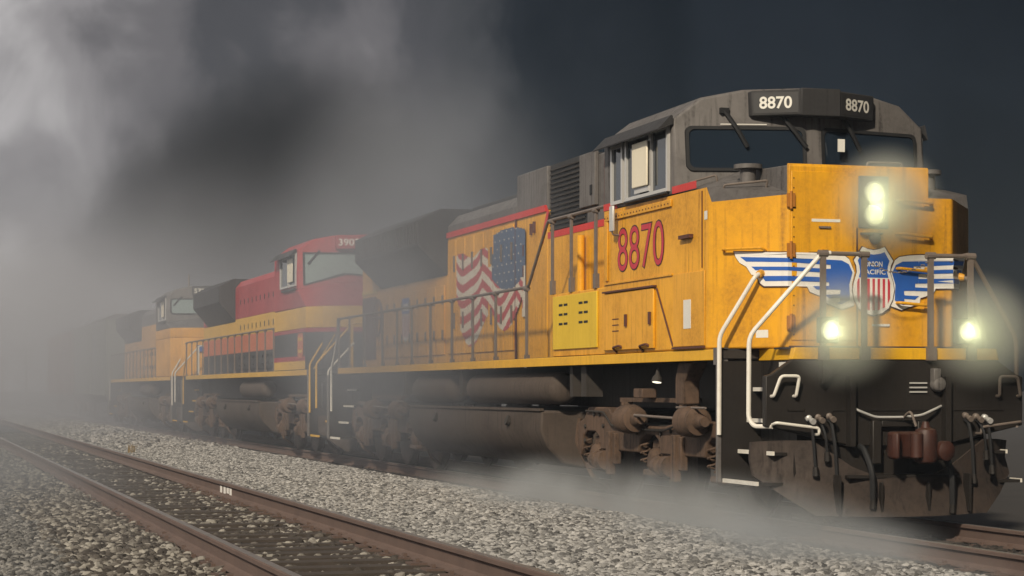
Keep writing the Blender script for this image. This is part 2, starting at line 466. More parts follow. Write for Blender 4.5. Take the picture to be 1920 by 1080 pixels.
stones('ballast', 'brown stained ballast along the outside of the nearest rail', *strip(stained, rng(12, -36, .4)), 360, .07, dull, 6, bed_dull)
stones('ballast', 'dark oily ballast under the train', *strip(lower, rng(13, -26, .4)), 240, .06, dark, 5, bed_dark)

# ------------------------------------------------------------------ locomotive parts (local x = 0 at the front plate, nose towards +x)
def mirror_pts(pts): return [(x, -y, z) for x, y, z in pts]

def wheel_mesh():
    return MB().lathe((0, 0, 0), (0, 1, 0), [(-.075, .44), (-.07, .50), (-.06, .525), (.035, .53), (.04, .565), (.07, .56), (.075, .46), (.03, .42), (.03, .2), (.07, .14), (.07, .0)][:-1], 32).mesh('wheel', 'wheel')
WHEEL = wheel_mesh()
def make_truck(parent, xc, full=True):
    """three-axle truck centred at local xc"""
    t = empty('truck', (xc, 0, 0), parent)
    ax = (-2.09, 0, 2.09)
    for s_ in (-1, 1):
        y0, y1 = s_ * 1.10, s_ * 1.24
        arch = lambda c: [(c - .36, .62), (c - .30, .78), (c - .16, .84), (c + .16, .84), (c + .30, .78), (c + .36, .62)]
        prof = [(-2.62, .95), (-2.62, .60), (-2.50, .52)]
        for c in ax: prof += arch(c)
        prof += [(2.50, .52), (2.62, .60), (2.62, .95), (2.30, 1.00), (2.1, 1.02), (1.55, 1.02), (1.35, .98), (.75, .98), (.45, .94), (-.25, .94), (-.55, .98), (-1.15, .98), (-1.45, 1.15), (-2.2, 1.15), (-2.38, 1.0)]
        MB().prism_y(prof, y0, y1).build('side_frame', 'truck', t, .02)
        for c in ax:
            link('wheel', WHEEL, t, 0, (c, s_ * .76, .535)).rotation_euler.z = 0 if s_ < 0 else math.pi
            jb = MB()
            jb.lathe((c, s_ * 1.0, .535), (0, s_, 0), [(0, .16), (.17, .16), (.21, .13), (.23, .09), (.24, .04)], 14)
            jb.prism_y([(c - .24, .33), (c + .24, .33), (c + .13, .78), (c - .13, .78)], s_ * 1.02, s_ * 1.14)
            jb.box(c - .26, c + .26, s_ * 1.06, s_ * 1.22, .36, .43)
            jb.build('axle_box', 'truck', t, .015)
        if full or s_ < 0:
            for c in (-1.22, .98):
                MB().box(c - .06, c + .06, s_ * 1.24, s_ * 1.33, .33, .86).box(c + .07, c + .16, s_ * 1.2, s_ * 1.29, .46, .84).build('pedestal_post', 'truck', t, .012)
                l = MB().lathe((c - .62, s_ * 1.28, .50), (1, 0, 0), [(0, .04), (.02, .10), (.16, .11), (.18, .07), (.3, .07), (.32, .12), (.46, .12), (.47, .05)], 12)
                l.box(c - .66, c - .16, s_ * 1.2, s_ * 1.26, .4, .44); l.build('brake_rigging', 'truck', t)
            for c in (-.28, 1.70):
                b = MB().lathe((c - .28, s_ * 1.36, 1.02), (1, 0, 0), [(0, .05), (.02, .13), (.06, .165), (.34, .175), (.40, .15), (.44, .15), (.46, .09), (.62, .055)], 18)
                b.build('brake_cylinder', 'truck', t)
            MB().tube([(-.0, s_ * 1.42, 1.07), (1.35, s_ * 1.42, 1.05)], .016).tube([(1.3, s_ * 1.40, 1.17), (2.2, s_ * 1.42, 1.17)], .013).build('brake_pipe', 'steel', t)
            MB().tube([(-2.66, s_ * 1.2, 1.0), (-2.72, s_ * 1.22, .7), (-2.6, s_ * 1.05, .25), (-2.5, s_ * .85, .1)], .03).build('sand_pipe', 'truck', t)
            MB().tube([(2.66, s_ * 1.2, 1.0), (2.7, s_ * 1.22, .7), (2.66, s_ * 1.05, .25), (2.55, s_ * .85, .1)], .03).build('sand_pipe', 'truck', t)
            for c in ax:
                for k in (-1, 1):
                    cs = MB()
                    for q in range(26):
                        a0, a1 = q * .9, (q + 1) * .9
                        cs.cyl((c + k * .30 + .055 * math.cos(a0), s_ * 1.17 + .055 * math.sin(a0), .47 + q * .0125), (c + k * .30 + .055 * math.cos(a1), s_ * 1.17 + .055 * math.sin(a1), .4825 + q * .0125), .013, None, 5)
                    cs.build('coil_spring', 'truck', t)
            for bx, bz in [(-2.3, .9), (-2.3, .72), (-1.75, 1.06), (-1.95, 1.06), (-1.6, .92), (-.9, .9), (-.4, .86), (.4, .86), (.72, .9), (1.3, .9), (1.6, .93), (2.45, .86), (2.45, .72)]:
                MB().lathe((bx, s_ * 1.24, bz), (0, s_, 0), [(0, .028), (.02, .028), (.024, .018)], 6).build('bolt', 'under', t)
            MB().tube([(-2.2, s_ * 1.27, 1.10), (-1.5, s_ * 1.28, 1.09), (-1.2, s_ * 1.28, .93), (-.5, s_ * 1.28, .9), (.6, s_ * 1.28, .9), (.9, s_ * 1.28, .95)], .013).build('brake_pipe', 'under', t)
            for c in ax: MB().box(c + .50, c + .58, s_ * .7, s_ * .86, .34, .68).build('brake_shoe', 'rust', t)
            sp = MB()
            for c in (-1.0, -.9, .95, 1.05):
                sp.cyl((c, s_ * 1.17, .98), (c, s_ * 1.17, 1.22), .06, None, 10)
            sp.box(-1.12, 1.18, s_ * 1.05, s_ * 1.2, 1.22, 1.27); sp.build('spring_seat', 'truck', t)
    MB().box(-2.4, 2.4, -1.0, 1.0, .75, .95).build('bolster', 'under', t)
    for c in ax: MB().cyl((c, -1, .535), (c, 1, .535), .09).build('axle', 'wheel', t)
    return t

def air_tank(parent, x0, x1, s_, r=.215):
    L_ = x1 - x0
    MB().lathe((x0, s_ * 1.24, 1.385), (1, 0, 0), [(0, .06), (.03, r * .7), (.09, r * .93), (.16, r), (L_ - .16, r), (L_ - .09, r * .93), (L_ - .03, r * .7), (L_, .06)], 24).build('air_reservoir', 'tank', parent)

def fuel_tank(parent, x0, x1):
    prof = [(-1.49, 1.09), (1.49, 1.09), (1.50, .82), (1.40, .60), (1.18, .38), (.9, .32), (-.9, .32), (-1.18, .38), (-1.40, .60), (-1.50, .82)]
    ft = MB().prism_x(prof, x0, x1).build('fuel_tank', 'tank', parent, .03)
    for s_ in (-1, 1):
        MB().box(x0 - .01, x1 + .01, s_ * 1.46, s_ * 1.515, 1.085, 1.12).build('tank_lip', 'tank', ft)
        for fx in (.25, .8):
            xx = x0 + (x1 - x0) * fx
            MB().cyl((xx, s_ * 1.49, .93), (xx, s_ * 1.54, .95), .07).build('filler_cap', 'under', ft)
    return ft

def handrail_run(parent, path, posts, mat_r='steel', mat_p='steel', r=.022):
    h = MB().tube(path, r, 8, .08).build('handrail', mat_r, parent)
    for (x, y, z0, z1) in posts:
        p = MB().box(x - .035, x + .035, y - .012, y + .012, z0, z1)
        p.box(x - .05, x + .05, y - .022, y + .03, z0, z0 + .18)
        p.cyl((x - .06, y, z1 - .01), (x + .06, y, z1 - .01), .034, None, 10)
        p.build('post', mat_p, h)
    return h

def stairs(parent, x0, x1, s_, mat='pilot', edge='white'):
    st = MB().box(x0, x1, s_ * 1.02, s_ * 1.05, .42, 1.66).box(x0 - .045, x0, s_ * 1.05, s_ * 1.50, .42, 1.66).build('stairwell', mat, parent)
    MB().box(x0 - .05, x0 + .006, s_ * 1.495, s_ * 1.54, .41, 1.66).build('stringer_edge', 'grey', st, .008)  # lighter grey paints the lit edge of the dark plate
    for z, ye in ((.44, 1.46), (.74, 1.29), (1.06, 1.19), (1.38, 1.12)):
        MB().box(x0, x1, s_ * 1.05, s_ * ye, z - .03, z).build('tread', mat, st)
        MB().box(x0 + .002, x1 - .002, s_ * ye, s_ * (ye + .025), z - .03, z + .01).build('tread_edge', edge, st)
    return st

def hood_doors(hood, x0, x1, n, z0, z1, y, mat, handle='steel'):
    w = (x1 - x0) / n
    for i in range(n):
        a, b = x0 + i * w, x0 + (i + 1) * w
        MB().box(a + .018, b - .018, y, y - .022, z0, z1).build('hood_door', mat, hood, .006)
        MB().box(b - .085, b - .05, y - .022, y - .05, z0 + (z1 - z0) * .22, z0 + (z1 - z0) * .36).build('door_latch', handle, hood)
        MB().box(b - .085, b - .05, y - .022, y - .05, z0 + (z1 - z0) * .72, z0 + (z1 - z0) * .86).build('door_latch', handle, hood)

ROOF = [(-1.52, 4.33), (-1.20, 4.57), (-.75, 4.66), (0, 4.69), (.75, 4.66), (1.20, 4.57), (1.52, 4.33)]
def cab_front_x(y): return -1.90 - abs(y) / 1.52 * .33
def upper_cab(parent, z0, mat, xr=-4.6, name='cab_top'):
    ys = [p[0] for p in ROOF]; m = MB(); n = len(ys); v = []
    for y, zt in ROOF:
        xf = cab_front_x(y)
        v += [(xf, y, z0), (xf - .10, y, zt), (xr, y, zt), (xr, y, z0)]
    f = []
    for i in range(n - 1):
        for k in range(4):
            f.append((i * 4 + k, i * 4 + (k + 1) % 4, (i + 1) * 4 + (k + 1) % 4, (i + 1) * 4 + k))
    f += [(0, 1, 2, 3), tuple((n - 1) * 4 + k for k in (3, 2, 1, 0))]
    m.add(v, f)
    return m.build(name, mat, parent, .03)

def on_front(y, z, z0=3.5, off=0.):
    zt = 4.6
    x = cab_front_x(y) - .10 * (z - z0) / (zt - z0)
    return (x + off, y, z)

def ring(outer, inner, mapf, depth):
    """a frame between two outlines, lying on a mapped surface and `depth` proud of it"""
    m = MB(); n = len(outer)
    v = [mapf(*p, depth) for p in outer] + [mapf(*p, depth) for p in inner] + [mapf(*p, -.01) for p in outer] + [mapf(*p, -.01) for p in inner]
    f = []
    for i in range(n):
        j = (i + 1) % n
        f += [(i, j, n + j, n + i), (i, j, 2 * n + j, 2 * n + i), (n + i, n + j, 3 * n + j, 3 * n + i)]
    return m.add(v, f)
def rrect(u0, u1, v0, v1, r, n=5):
    out = []
    for (cx, cy, a0) in ((u1 - r, v1 - r, 0), (u0 + r, v1 - r, 90), (u0 + r, v0 + r, 180), (u1 - r, v0 + r, 270)):
        for i in range(n + 1):
            a = R(a0 + 90 * i / n); out.append((cx + r * math.cos(a), cy + r * math.sin(a)))
    return out
def front_window(parent, u0, u1, v0, v1, gl, fr='rubber', shape=None):
    mapf = lambda u, v, d: on_front(u, v, 3.5, d)
    inner = shape or rrect(u0, u1, v0, v1, .07)
    cx = (u0 + u1) / 2; cz = (v0 + v1) / 2
    outer = [(u + (.035 if u > cx else -.035), v + (.035 if v > cz else -.035)) for u, v in inner]
    w = ring(outer, inner, mapf, .025).build('window_frame', fr, parent)
    MB().poly([mapf(u, v, .008) for u, v in inner]).build('windshield', gl, parent, 0, 0)
    return w
def side_window(parent, x0, x1, z0, z1, y, gl='glass', fr='alu', nm='side_window'):
    s_ = 1 if y > 0 else -1
    MB().box(x0, x1, y, y + s_ * .006, z0, z1).build(nm, gl, parent)
    f = MB()
    for (a, b, c, d) in ((x0 - .045, x0, z0 - .04, z1 + .04), (x1, x1 + .045, z0 - .04, z1 + .04), (x0, x1, z0 - .04, z0), (x0, x1, z1, z1 + .04)):
        f.box(a, b, y - s_ * .01, y + s_ * .035, c, d)
    f.build('window_frame', fr, parent)

def emblem_map(s_, z, off):
    """a point on the nose front; s runs across it and folds back round both corners"""
    cx, cy = -.56, .93
    if abs(s_) <= cy: return (cx + off, s_, z)
    u = Vector((-.71, .59, 0)).normalized(); n = Vector((.59, .71, 0)).normalized()
    d = abs(s_) - cy
    p = Vector((cx, cy, 0)) + u * d + n * off
    return (p.x, math.copysign(p.y, s_), z)
def emblem_piece(poly, off, mat, parent, name):
    bm = bmesh.new()
    area = sum(a[0] * b[1] - b[0] * a[1] for a, b in zip(poly, poly[1:] + poly[:1]))
    if area < 0: poly = poly[::-1]
    vs_ = [bm.verts.new((a, b, 0)) for a, b in poly]
    for tri in tessellate_polygon([[Vector((a, b, 0)) for a, b in poly]]): bm.faces.new([vs_[q] for q in tri])
    bm.normal_update()
    for cut in (-.93, .93):
        bmesh.ops.bisect_plane(bm, geom=bm.verts[:] + bm.edges[:] + bm.faces[:], plane_co=(cut, 0, 0), plane_no=(1, 0, 0))
    me = bpy.data.meshes.new(name)
    for v in bm.verts: v.co = emblem_map(v.co.x, v.co.y, off)
    bm.to_mesh(me); bm.free()
    me.materials.append(M[mat])
    return link(name, me, parent)

def coupler(parent, x, s_=1):
    """knuckle coupler pointing along s_*x"""
    c = MB().box(x - s_ * .3, x + s_ * .22, -.09, .09, .72, .92).build('coupler', 'rust', parent, .03)
    k = MB().prism_z([(x + s_ * .16, -.15), (x + s_ * .24, -.24), (x + s_ * .36, -.285), (x + s_ * .46, -.28), (x + s_ * .50, -.235), (x + s_ * .44, -.20), (x + s_ * .36, -.17), (x + s_ * .33, -.08), (x + s_ * .33, .06), (x + s_ * .36, .13), (x + s_ * .30, .20), (x + s_ * .18, .18)], .68, .95)
    k.build('coupler_head', 'rust', c, .04)
    MB().lathe((x + s_ * .40, .10, .63), (0, 0, 1), [(0, .05), (.02, .10), (.05, .115), (.30, .115), (.34, .10), (.36, .05), (.42, .03)], 18).build('knuckle', 'rust', c)
    MB().lathe((x + s_ * .46, -.03, .68), (0, 0, 1), [(0, .04), (.02, .065), (.25, .065), (.27, .04)], 14).build('knuckle_nose', 'rust', c)
    MB().lathe((x + s_ * .36, .27, .76), (s_ * 1, .2, 0), [(0, .06), (.04, .10), (.12, .10), (.15, .05)], 14).build('lock_lift', 'rust', c)
    return c

def glad_hose(pil, x, y, z, l, r=.026, out=.16):
    h = MB().tube([(x, y, z), (x + .09, y, z - .02), (x + out, y + .02, z - l * .45), (x + out * .8, y + .05, z - l)], r, 8, .1).build('air_hose', 'rubber', pil)
    MB().cyl((x + out * .8, y + .05, z - l), (x + out * .75, y + .055, z - l - .09), .028, .036, 8).build('glad_hand', 'pilot', pil)
    return h

def underframe(loco, L_, sill_mat='sill_yellow', full=True):
    u = MB().box(-L_ + .05, -1.0, -1.47, 1.47, 1.69, 1.772).box(-1.0, -.05, -1.03, 1.03, 1.69, 1.772).box(-L_ + .6, -1.0, -.75, .75, 1.15, 1.69).build('underframe', 'under', loco)
    for s_ in (-1, 1):
        MB().box(-L_ + 1.05, -1.02, s_ * 1.47, s_ * 1.525, 1.672, 1.785).build('side_sill', sill_mat, u, .006)
        MB().box(-L_ + 1.05, -1.02, s_ * .98, s_ * 1.5, 1.772, 1.79).build('walkway', 'dark_grey', u)
        MB().box(-1.02, -.07, s_ * 1.03, s_ * 1.062, 1.665, 1.785).build('step_sill', sill_mat, u, .006)
        MB().box(-1.11, -1.02, s_ * 1.40, s_ * 1.535, 1.62, 1.80).build('sill_end', 'grey', u, .006)
    return u

def pilot(loco, full=True, plate='pilot', band='sill_yellow'):
    """front plate with couplers, hoses, grab irons and plow"""
    y, z = 1.43, 1.0
    pts = [(-1.43, 1.0), (-1.43, 1.50), (-1.36, 1.52), (-1.14, 1.665), (1.14, 1.665), (1.36, 1.52), (1.43, 1.50), (1.43, 1.0), (.5, .80), (-.5, .80)]
    p = MB().prism_x(pts, -.09, 0).build('front_plate', plate, loco, .012)
    MB().prism_x([(-1.15, 1.668), (-1.12, 1.785), (1.12, 1.785), (1.15, 1.668)], -.085, .012).build('front_sill', band, p, .006)
    MB().box(-.5, -.02, -1.12, 1.12, 1.774, 1.792).build('front_walkway', 'dark_grey', p)
    c = coupler(p, 0.02)
    MB().box(-.35, .07, -.30, -.20, .62, 1.06).box(-.35, .07, .20, .30, .62, 1.06).box(-.35, .07, -.2, .2, .99, 1.06).build('draft_pocket', plate, p, .012)
    # plow
    pl = MB()
    st = [(-1.44, -.34, .50, .84), (-1.20, -.12, .30, .86), (-.95, .06, .12, .86), (-.55, .12, .105, .60), (-.30, .16, .10, .50), (0, .18, .10, .48),
          (.30, .16, .10, .50), (.55, .12, .105, .60), (.95, .06, .12, .86), (1.20, -.12, .30, .86), (1.44, -.34, .50, .84)]
    v = []
    for (yy, xx, zb, zt) in st:
        zm = (zb + zt) / 2
        v += [(xx + .06, yy, zb), (xx - .03, yy, zm), (xx, yy, zt), (xx - .04, yy, zt), (xx - .07, yy, zm), (xx + .02, yy, zb)]
    n = len(st); f = [tuple(range(6))[::-1], tuple(range((n - 1) * 6, n * 6))]
    for i in range(n - 1):
        for k in range(6): f.append((i * 6 + k, i * 6 + (k + 1) % 6, (i + 1) * 6 + (k + 1) % 6, (i + 1) * 6 + k))
    pw = pl.add(v, f).build('plow', 'plow', p, 0, 40)
    for yy in (-.72, -.26, .26, .72):
        MB().box(.03, .2, yy - .012, yy + .012, .14, .44 if abs(yy) < .5 else .52).build('plow_rib', 'pilot', pw)
    MB().box(-.05, .17, -.62, .62, .485, .515).build('plow_step', 'pilot', pw)
    MB().box(-.12, -.06, -1.1, 1.1, .45, .86).build('plow_bracket', 'pilot', pw)
    if not full: return p
    for s_ in (-1, 1):
        MB().tube([(.0, s_ * 1.37, 1.30), (.06, s_ * 1.37, 1.30), (.10, s_ * 1.31, 1.50), (.10, s_ * 1.11, 1.50), (.06, s_ * 1.13, 1.30), (0, s_ * 1.13, 1.30)], .017, 8, .04).build('grab_iron', 'white' if s_ < 0 else 'steel', p)
        MB().tube([(.0, s_ * 1.36, 1.02), (.10, s_ * 1.36, 1.04), (.10, s_ * .90, .985), (.10, s_ * .90, .92), (0, s_ * .90, .92)], .015, 8, .03).build('grab_iron', 'white' if s_ < 0 else 'steel', p)
        for k, yy in enumerate((.98, .88, .76)):
            MB().lathe((0, s_ * yy, 1.09 + .01 * k), (1, 0, -.3), [(0, .03), (.04, .035), (.05, .024), (.10, .024), (.11, .03), (.15, .03)], 10).build('hose_cock', 'steel' if k else 'alu', p)
            glad_hose(p, 0, s_ * yy, 1.06, (.46, .31, .55)[k], (.016, .013, .018)[k], (.10, .17, .13)[k])
    glad_hose(p, 0.02, -.42, .80, .52, .03, .24)
    glad_hose(p, 0.02, .46, .80, .58, .03, .24)
    MB().tube([(.0, -.50, 1.20), (.06, -.46, 1.16), (.09, -.28, 1.09), (.12, .02, 1.09), (.12, .22, 1.11), (.06, .42, 1.18), (0, .5, 1.2)], .013, 8, .05).build('uncoupling_lever', 'alu', p)
    MB().tube([(.12, .02, 1.09), (.26, .02, 1.16), (.30, .06, 1.0)], .014).build('lift_rod', 'steel', p)
    for k in range(3):
        MB().box(.0, .022, .14, .33, 1.335 + .045 * k, 1.35 + .045 * k).build('step_louver', 'alu', p)
    b = MB().lathe((0.0, .44, 1.42), (1, 0, 0), [(0, .075), (.05, .08), (.09, .07), (.10, .05)], 14).box(0, .09, .37, .45, 1.43, 1.58).build('receptacle', 'grey', p, .01)
    MB().box(.0, .03, -1.02, -.72, 1.10, 1.17).build('bracket', 'pilot', p)
    MB().prism_x([(-.86, 1.42), (-.60, 1.66), (-.86, 1.66)], .0, .10).build('gusset', 'pilot', p)
    MB().box(.0, .012, -1.2, 1.2, 1.155, 1.175).build('weld_seam', 'pilot', p)
    for s_ in (-1, 1): MB().box(-.3, .1, s_ * .56, s_ * .50, .8, 1.5).build('pilot_rib', 'pilot', p)
    MB().box(-.52, -.20, -1.053, -1.056, 1.555, 1.645).build('sticker', 'stick', p)
    return p

def headlamp(parent, p, r, d=(1, 0, 0), spot=60):
    h = MB().lathe(p, d, [(-.10, r * .8), (-.03, r * 1.12), (.0, r * 1.18), (.012, r * 1.18), (.012, r * 1.02), (.0, r * 1.0)], 20).build('headlight', 'alu', parent)
    MB().lathe(Vector(p) + Vector(d) * .004, d, [(-.02, r * .98), (.0, r * .98), (.012, r * .6), (.016, .01)], 20).build('lens', 'lamp', h)
    return h

# ------------------------------------------------------------------ lead locomotive
def lead_locomotive():
    L_ = 21.2
    lo_ = empty('diesel_locomotive', (0, 0, 0))
    tag(lo_, 'yellow diesel locomotive leading the train, blue winged shield on its nose', 'locomotive', 'locomotives of the train')
    u = underframe(lo_, L_)
    pil = pilot(lo_)
    make_truck(lo_, -3.80); make_truck(lo_, -17.45)
    fuel_tank(lo_, -14.5, -7.2)
    for s_ in (-1, 1):
        air_tank(lo_, -11.2, -6.9, s_); air_tank(lo_, -14.6, -12.2, s_)
    for (x, w) in ((-6.2, .12), (-5.75, .2), (-11.6, .18), (-15.2, .14)):
        MB().box(x, x + w, -1.42, -1.2, 1.28, 1.67).build('bracket', 'under', u)
    MB().prism_y([(-2.55, 1.20), (-2.30, 1.20), (-2.30, 1.45), (-2.05, 1.67), (-2.45, 1.67), (-2.55, 1.5)], -1.40, -1.20).build('sand_trap', 'truck', u, .02)
    MB().box(-3.95, -3.65, -1.38, -1.2, 1.27, 1.38).build('valve_box', 'truck', u, .01)
    wl_ = MB().lathe((-3.02, -1.42, 1.60), (.1, -.15, -1), [(0, .02), (.06, .025), (.10, .055), (.15, .065)], 14).build('step_lamp', 'under', u)
    MB().lathe((-3.005, -1.442, 1.452), (.1, -.15, -1), [(-.01, .05), (.006, .05), (.012, .02)], 14).build('lamp_glass', 'worklamp', wl_)
    stairs(lo_, -.98, -.10, -1); stairs(lo_, -.98, -.10, 1)
    stairs(lo_, -L_ + .1, -L_ + .95, -1); stairs(lo_, -L_ + .1, -L_ + .95, 1)
    MB().box(-L_ - .0, -L_ + .09, -1.43, 1.43, .9, 1.785).build('rear_plate', 'pilot', lo_)
    coupler(lo_, -L_ - .02, -1)
    # --- cab body and nose
    plan = [(-4.6, -1.52), (-1.27, -1.52), (-.56, -.93), (-.56, .93), (-1.27, 1.52), (-4.6, 1.52)]
    nose = MB()
    n = len(plan)
    tz = [3.50, 3.48, 3.36, 3.36, 3.48, 3.50]
    body = MB()
    v = [(x, y, 1.79) for x, y in plan]
    A = (-1.32, -1.52, 3.485); B = (-1.24, -1.497, 3.325); Cc = (-.56, -.93, 3.36)
    A2, B2, C2 = [(x, -y, z) for x, y, z in (A, B, Cc)]
    top = [(-4.6, -1.52, 3.50), A, B, Cc, C2, B2, A2, (-4.6, 1.52, 3.50)]
    bot = [(-4.6, -1.52, 1.79), (-1.32, -1.52, 1.79), (-1.24, -1.497, 1.79), (-.56, -.93, 1.79), (-.56, .93, 1.79), (-1.24, 1.497, 1.79), (-1.32, 1.52, 1.79), (-4.6, 1.52, 1.79)]
    k = len(top)
    body.add(bot + top, [tuple(range(k))[::-1]] + [(i, (i + 1) % k, (i + 1) % k + k, i + k) for i in range(k)])
    cab = body.build('cab', 'yellow', lo_, .02)
    # grey sloping deck of the nose up to the windshields
    E1 = (-2.02, -.80, 3.76); E2 = (-2.02, .80, 3.76); P0 = (-2.24, -1.52, 3.50); P2 = (-2.24, 1.52, 3.50); T = (-1.9, 0, 3.76)
    nd = MB().add([P0, A, B, Cc, C2, B2, A2, P2, E1, E2, T],
                  [(0, 1, 8), (1, 2, 3, 8), (3, 4, 9, 10, 8), (4, 5, 6, 9), (6, 7, 9)]).build('nose_deck', 'grey', cab, 0, 20)
    MB().prism_y([(-1.85, 3.3), (-.615, 3.3), (-.615, 3.668), (-1.85, 3.715)], -.905, .635).build('nose_box', 'grey', cab, .01)
    nb = MB().prism_y([(-.612, 3.3), (-.557, 3.3), (-.557, 3.655), (-.575, 3.678), (-.612, 3.680)], -.928, .655).build('nose_panel', 'yellow', cab, .008)
    # nose door and hinges
    dr = MB().box(-.56, -.549, -.905, -.175, 1.87, 3.60).build('nose_door', 'yellow', cab, .006)
    for z in (3.30, 2.79, 2.05): MB().box(-.555, -.525, -.955, -.87, z - .07, z + .07).cyl((-.53, -.915, z - .09), (-.53, -.915, z + .09), .016).build('hinge', 'hinge', cab)
    MB().box(-.549, -.545, -.68, -.36, 3.085, 3.115).build('sticker', 'stick', cab)
    MB().box(-.549, -.53, -.60, -.47, 3.02, 3.04).build('door_handle', 'steel', cab)
    MB().box(-.549, -.53, -.56, -.50, 2.80, 2.815).build('door_handle', 'yellow', cab)
    # headlight plate
    MB().box(-.558, -.535, -.155, .185, 3.03, 3.57).build('headlight_plate', 'grey', cab, .012)
    headlamp(cab, (-.52, .015, 3.40), .10); headlamp(cab, (-.52, .015, 3.17), .10)
    MB().lathe((-.55, .02, 2.925), (1, 0, 0), [(0, .05), (.02, .06), (.07, .05), (.08, .03)], 16).box(-.56, -.50, -.13, .10, 2.965, 2.985).build('lamp_bracket', 'grey', cab)
    # rungs on the right of the nose
    for z in (3.33, 2.98, 2.62, 2.265):
        MB().tube([(-.56, .28, z), (-.48, .28, z), (-.48, .66, z - .03), (-.56, .66, z - .03)], .016, 8, .03).build('rung', 'yellow', cab)
        MB().box(-.56, -.545, .60, .70, z - .06, z + .02).build('rung_foot', 'yellow', cab)
    MB().tube([(-1.13, -1.40, 2.81), (-1.07, -1.45, 2.82), (-.72, -1.16, 2.82), (-.76, -1.09, 2.79)], .014, 8, .03).build('grab_iron', 'yellow', cab)
    MB().tube([(-1.22, -1.38, 3.42), (-1.18, -1.38, 3.50), (-.98, -.98, 3.54), (-1.02, -.98, 3.46)], .013, 8, .02).build('grab_iron', 'steel', nd)
    MB().tube([(-2.0, -1.46, 3.52), (-1.95, -1.46, 3.60), (-1.70, -1.26, 3.66), (-1.70, -1.24, 3.56)], .012, 8, .02).build('grab_iron', 'steel', nd)
    for s_ in (-1, 1):
        MB().lathe((-1.35, s_ * 1.06 if s_ > 0 else -1.04, 3.46), (0, 0, 1), [(0, .10), (.02, .085), (.23, .085), (.235, .15), (.28, .15), (.285, .1)], 18).build('vent', 'grey', nd)
    MB().tube([(-.7, .02, 3.66), (-.7, .02, 3.73), (-.7, .42, 3.73), (-.7, .42, 3.66)], .012, 8, .03).build('grab_iron', 'steel', cab)
    # upper cab
    ct = upper_cab(lo_, 3.498, 'grey')
    front_window(ct, -1.36, -.13, 3.79, 4.215, 'glass'); front_window(ct, .13, 1.36, 3.79, 4.215, 'glass')
    MB().box(-1.90, -1.885, .26, .34, 3.98, 4.12).build('cab_placard', 'stick', ct)
    MB().tube([on_front(-1.02, 4.268, 3.5, .035), on_front(-.52, 4.268, 3.5, .035)], .007).build('rain_gutter', 'stick', ct)
    for (y0, y1) in ((-.97, -.74), (-.40, -.10), (.35, .6)):
        a, b = Vector(on_front(y0, 4.42, 3.5, .03)), Vector(on_front(y1, 4.02, 3.5, .045))
        w = MB().tube([a, (a + b) / 2 + Vector((.03, 0, 0)), b], .026, 6).box(a.x - .03, a.x + .02, a.y - .05, a.y + .05, a.z - .03, a.z + .03)
        w.build('wiper', 'rubber', ct)
    # roof number boards
    nbx = MB().prism_z([(-2.25, -.70), (-2.06, -.70), (-1.80, -.22), (-1.80, .24), (-2.06, .78), (-2.25, .78)], 4.355, 4.635).build('number_board', 'dark_grey', ct, .015)
    MB().box(-1.86, -1.785, -.225, .245, 4.35, 4.652).build('marker_box', 'dark_grey', nbx, .012)
    for (a, b) in (((-2.06, -.70), (-1.80, -.22)), ((-1.80, .24), (-2.06, .78))):
        a3, b3 = Vector((*a, 0)), Vector((*b, 0)); d = (b3 - a3); ln = d.length; d.normalize(); nn = Vector((d.y, -d.x, 0))
        if nn.x < 0: nn = -nn
        pl = [a3 + d * .03 + nn * .004, b3 - d * .03 + nn * .004]
        MB().add([(pl[0].x, pl[0].y, 4.385), (pl[1].x, pl[1].y, 4.385), (pl[1].x, pl[1].y, 4.61), (pl[0].x, pl[0].y, 4.61)], [(0, 1, 2, 3)]).build('board_glass', 'black', nbx)
        q = a3 + d * (.09) + nn * .009
        me = text_mesh('8870', (q.x, q.y, 4.43), d, (0, 0, 1), ln - .19, .135, 'stick', .022)
        link('numerals', me, nbx)
    # roof edge handrail on the far side, horns and antenna
    MB().tube([(-2.6, 1.05, 4.62), (-2.6, 1.08, 4.68), (-2.6, 1.42, 4.45), (-2.6, 1.44, 4.38)], .014).build('grab_iron', 'steel', ct)
    for s_ in (-1, 1):
        y = s_ * 1.52
        side_window(ct, -4.22, -3.90, 3.585, 4.20, y); side_window(ct, -3.72, -2.43, 3.585, 4.24, y)
        aw = .17 if s_ < 0 else .05
        MB().prism_x([(y, 4.36), (y, 4.27), (y + s_ * aw, 4.20), (y + s_ * (aw + .005), 4.215), (y + s_ * .02, 4.37)], -4.5, -2.30).build('sunshade', 'dark_grey', ct)
        MB().box(-3.0, -2.90, y + s_ * .006, y + s_ * .03, 3.585, 4.24).build('window_post', 'alu', ct)
        MB().box(-3.42, -2.93, y + s_ * .05, y + s_ * .075, 3.66, 4.17).build('window_shade', 'cream', ct, .02)
        MB().box(-3.40, -2.95, y + s_ * .03, y + s_ * .05, 3.60, 3.66).build('shade_clip', 'alu', ct)
        MB().box(-3.75, -2.42, y, y + s_ * .06, 3.515, 3.545).build('arm_rest', 'dark_grey', ct, .01)
        m_ = MB().box(-4.10, -3.97, y + s_ * .08, y + s_ * .11, 3.22, 3.52).build('mirror', 'alu', ct, .01)
        MB().tube([(-4.03, y, 3.18), (-4.03, y + s_ * .09, 3.18), (-4.03, y + s_ * .095, 3.25)], .012).build('mirror_arm', 'steel', ct)
    # red stripe fragments on the cab side
    for (x0, x1) in ((-4.598, -4.12), (-2.32, -1.62)):
        MB().box(x0, x1, -1.517, -1.523, 3.505, 3.585).build('red_stripe', 'red', ct)
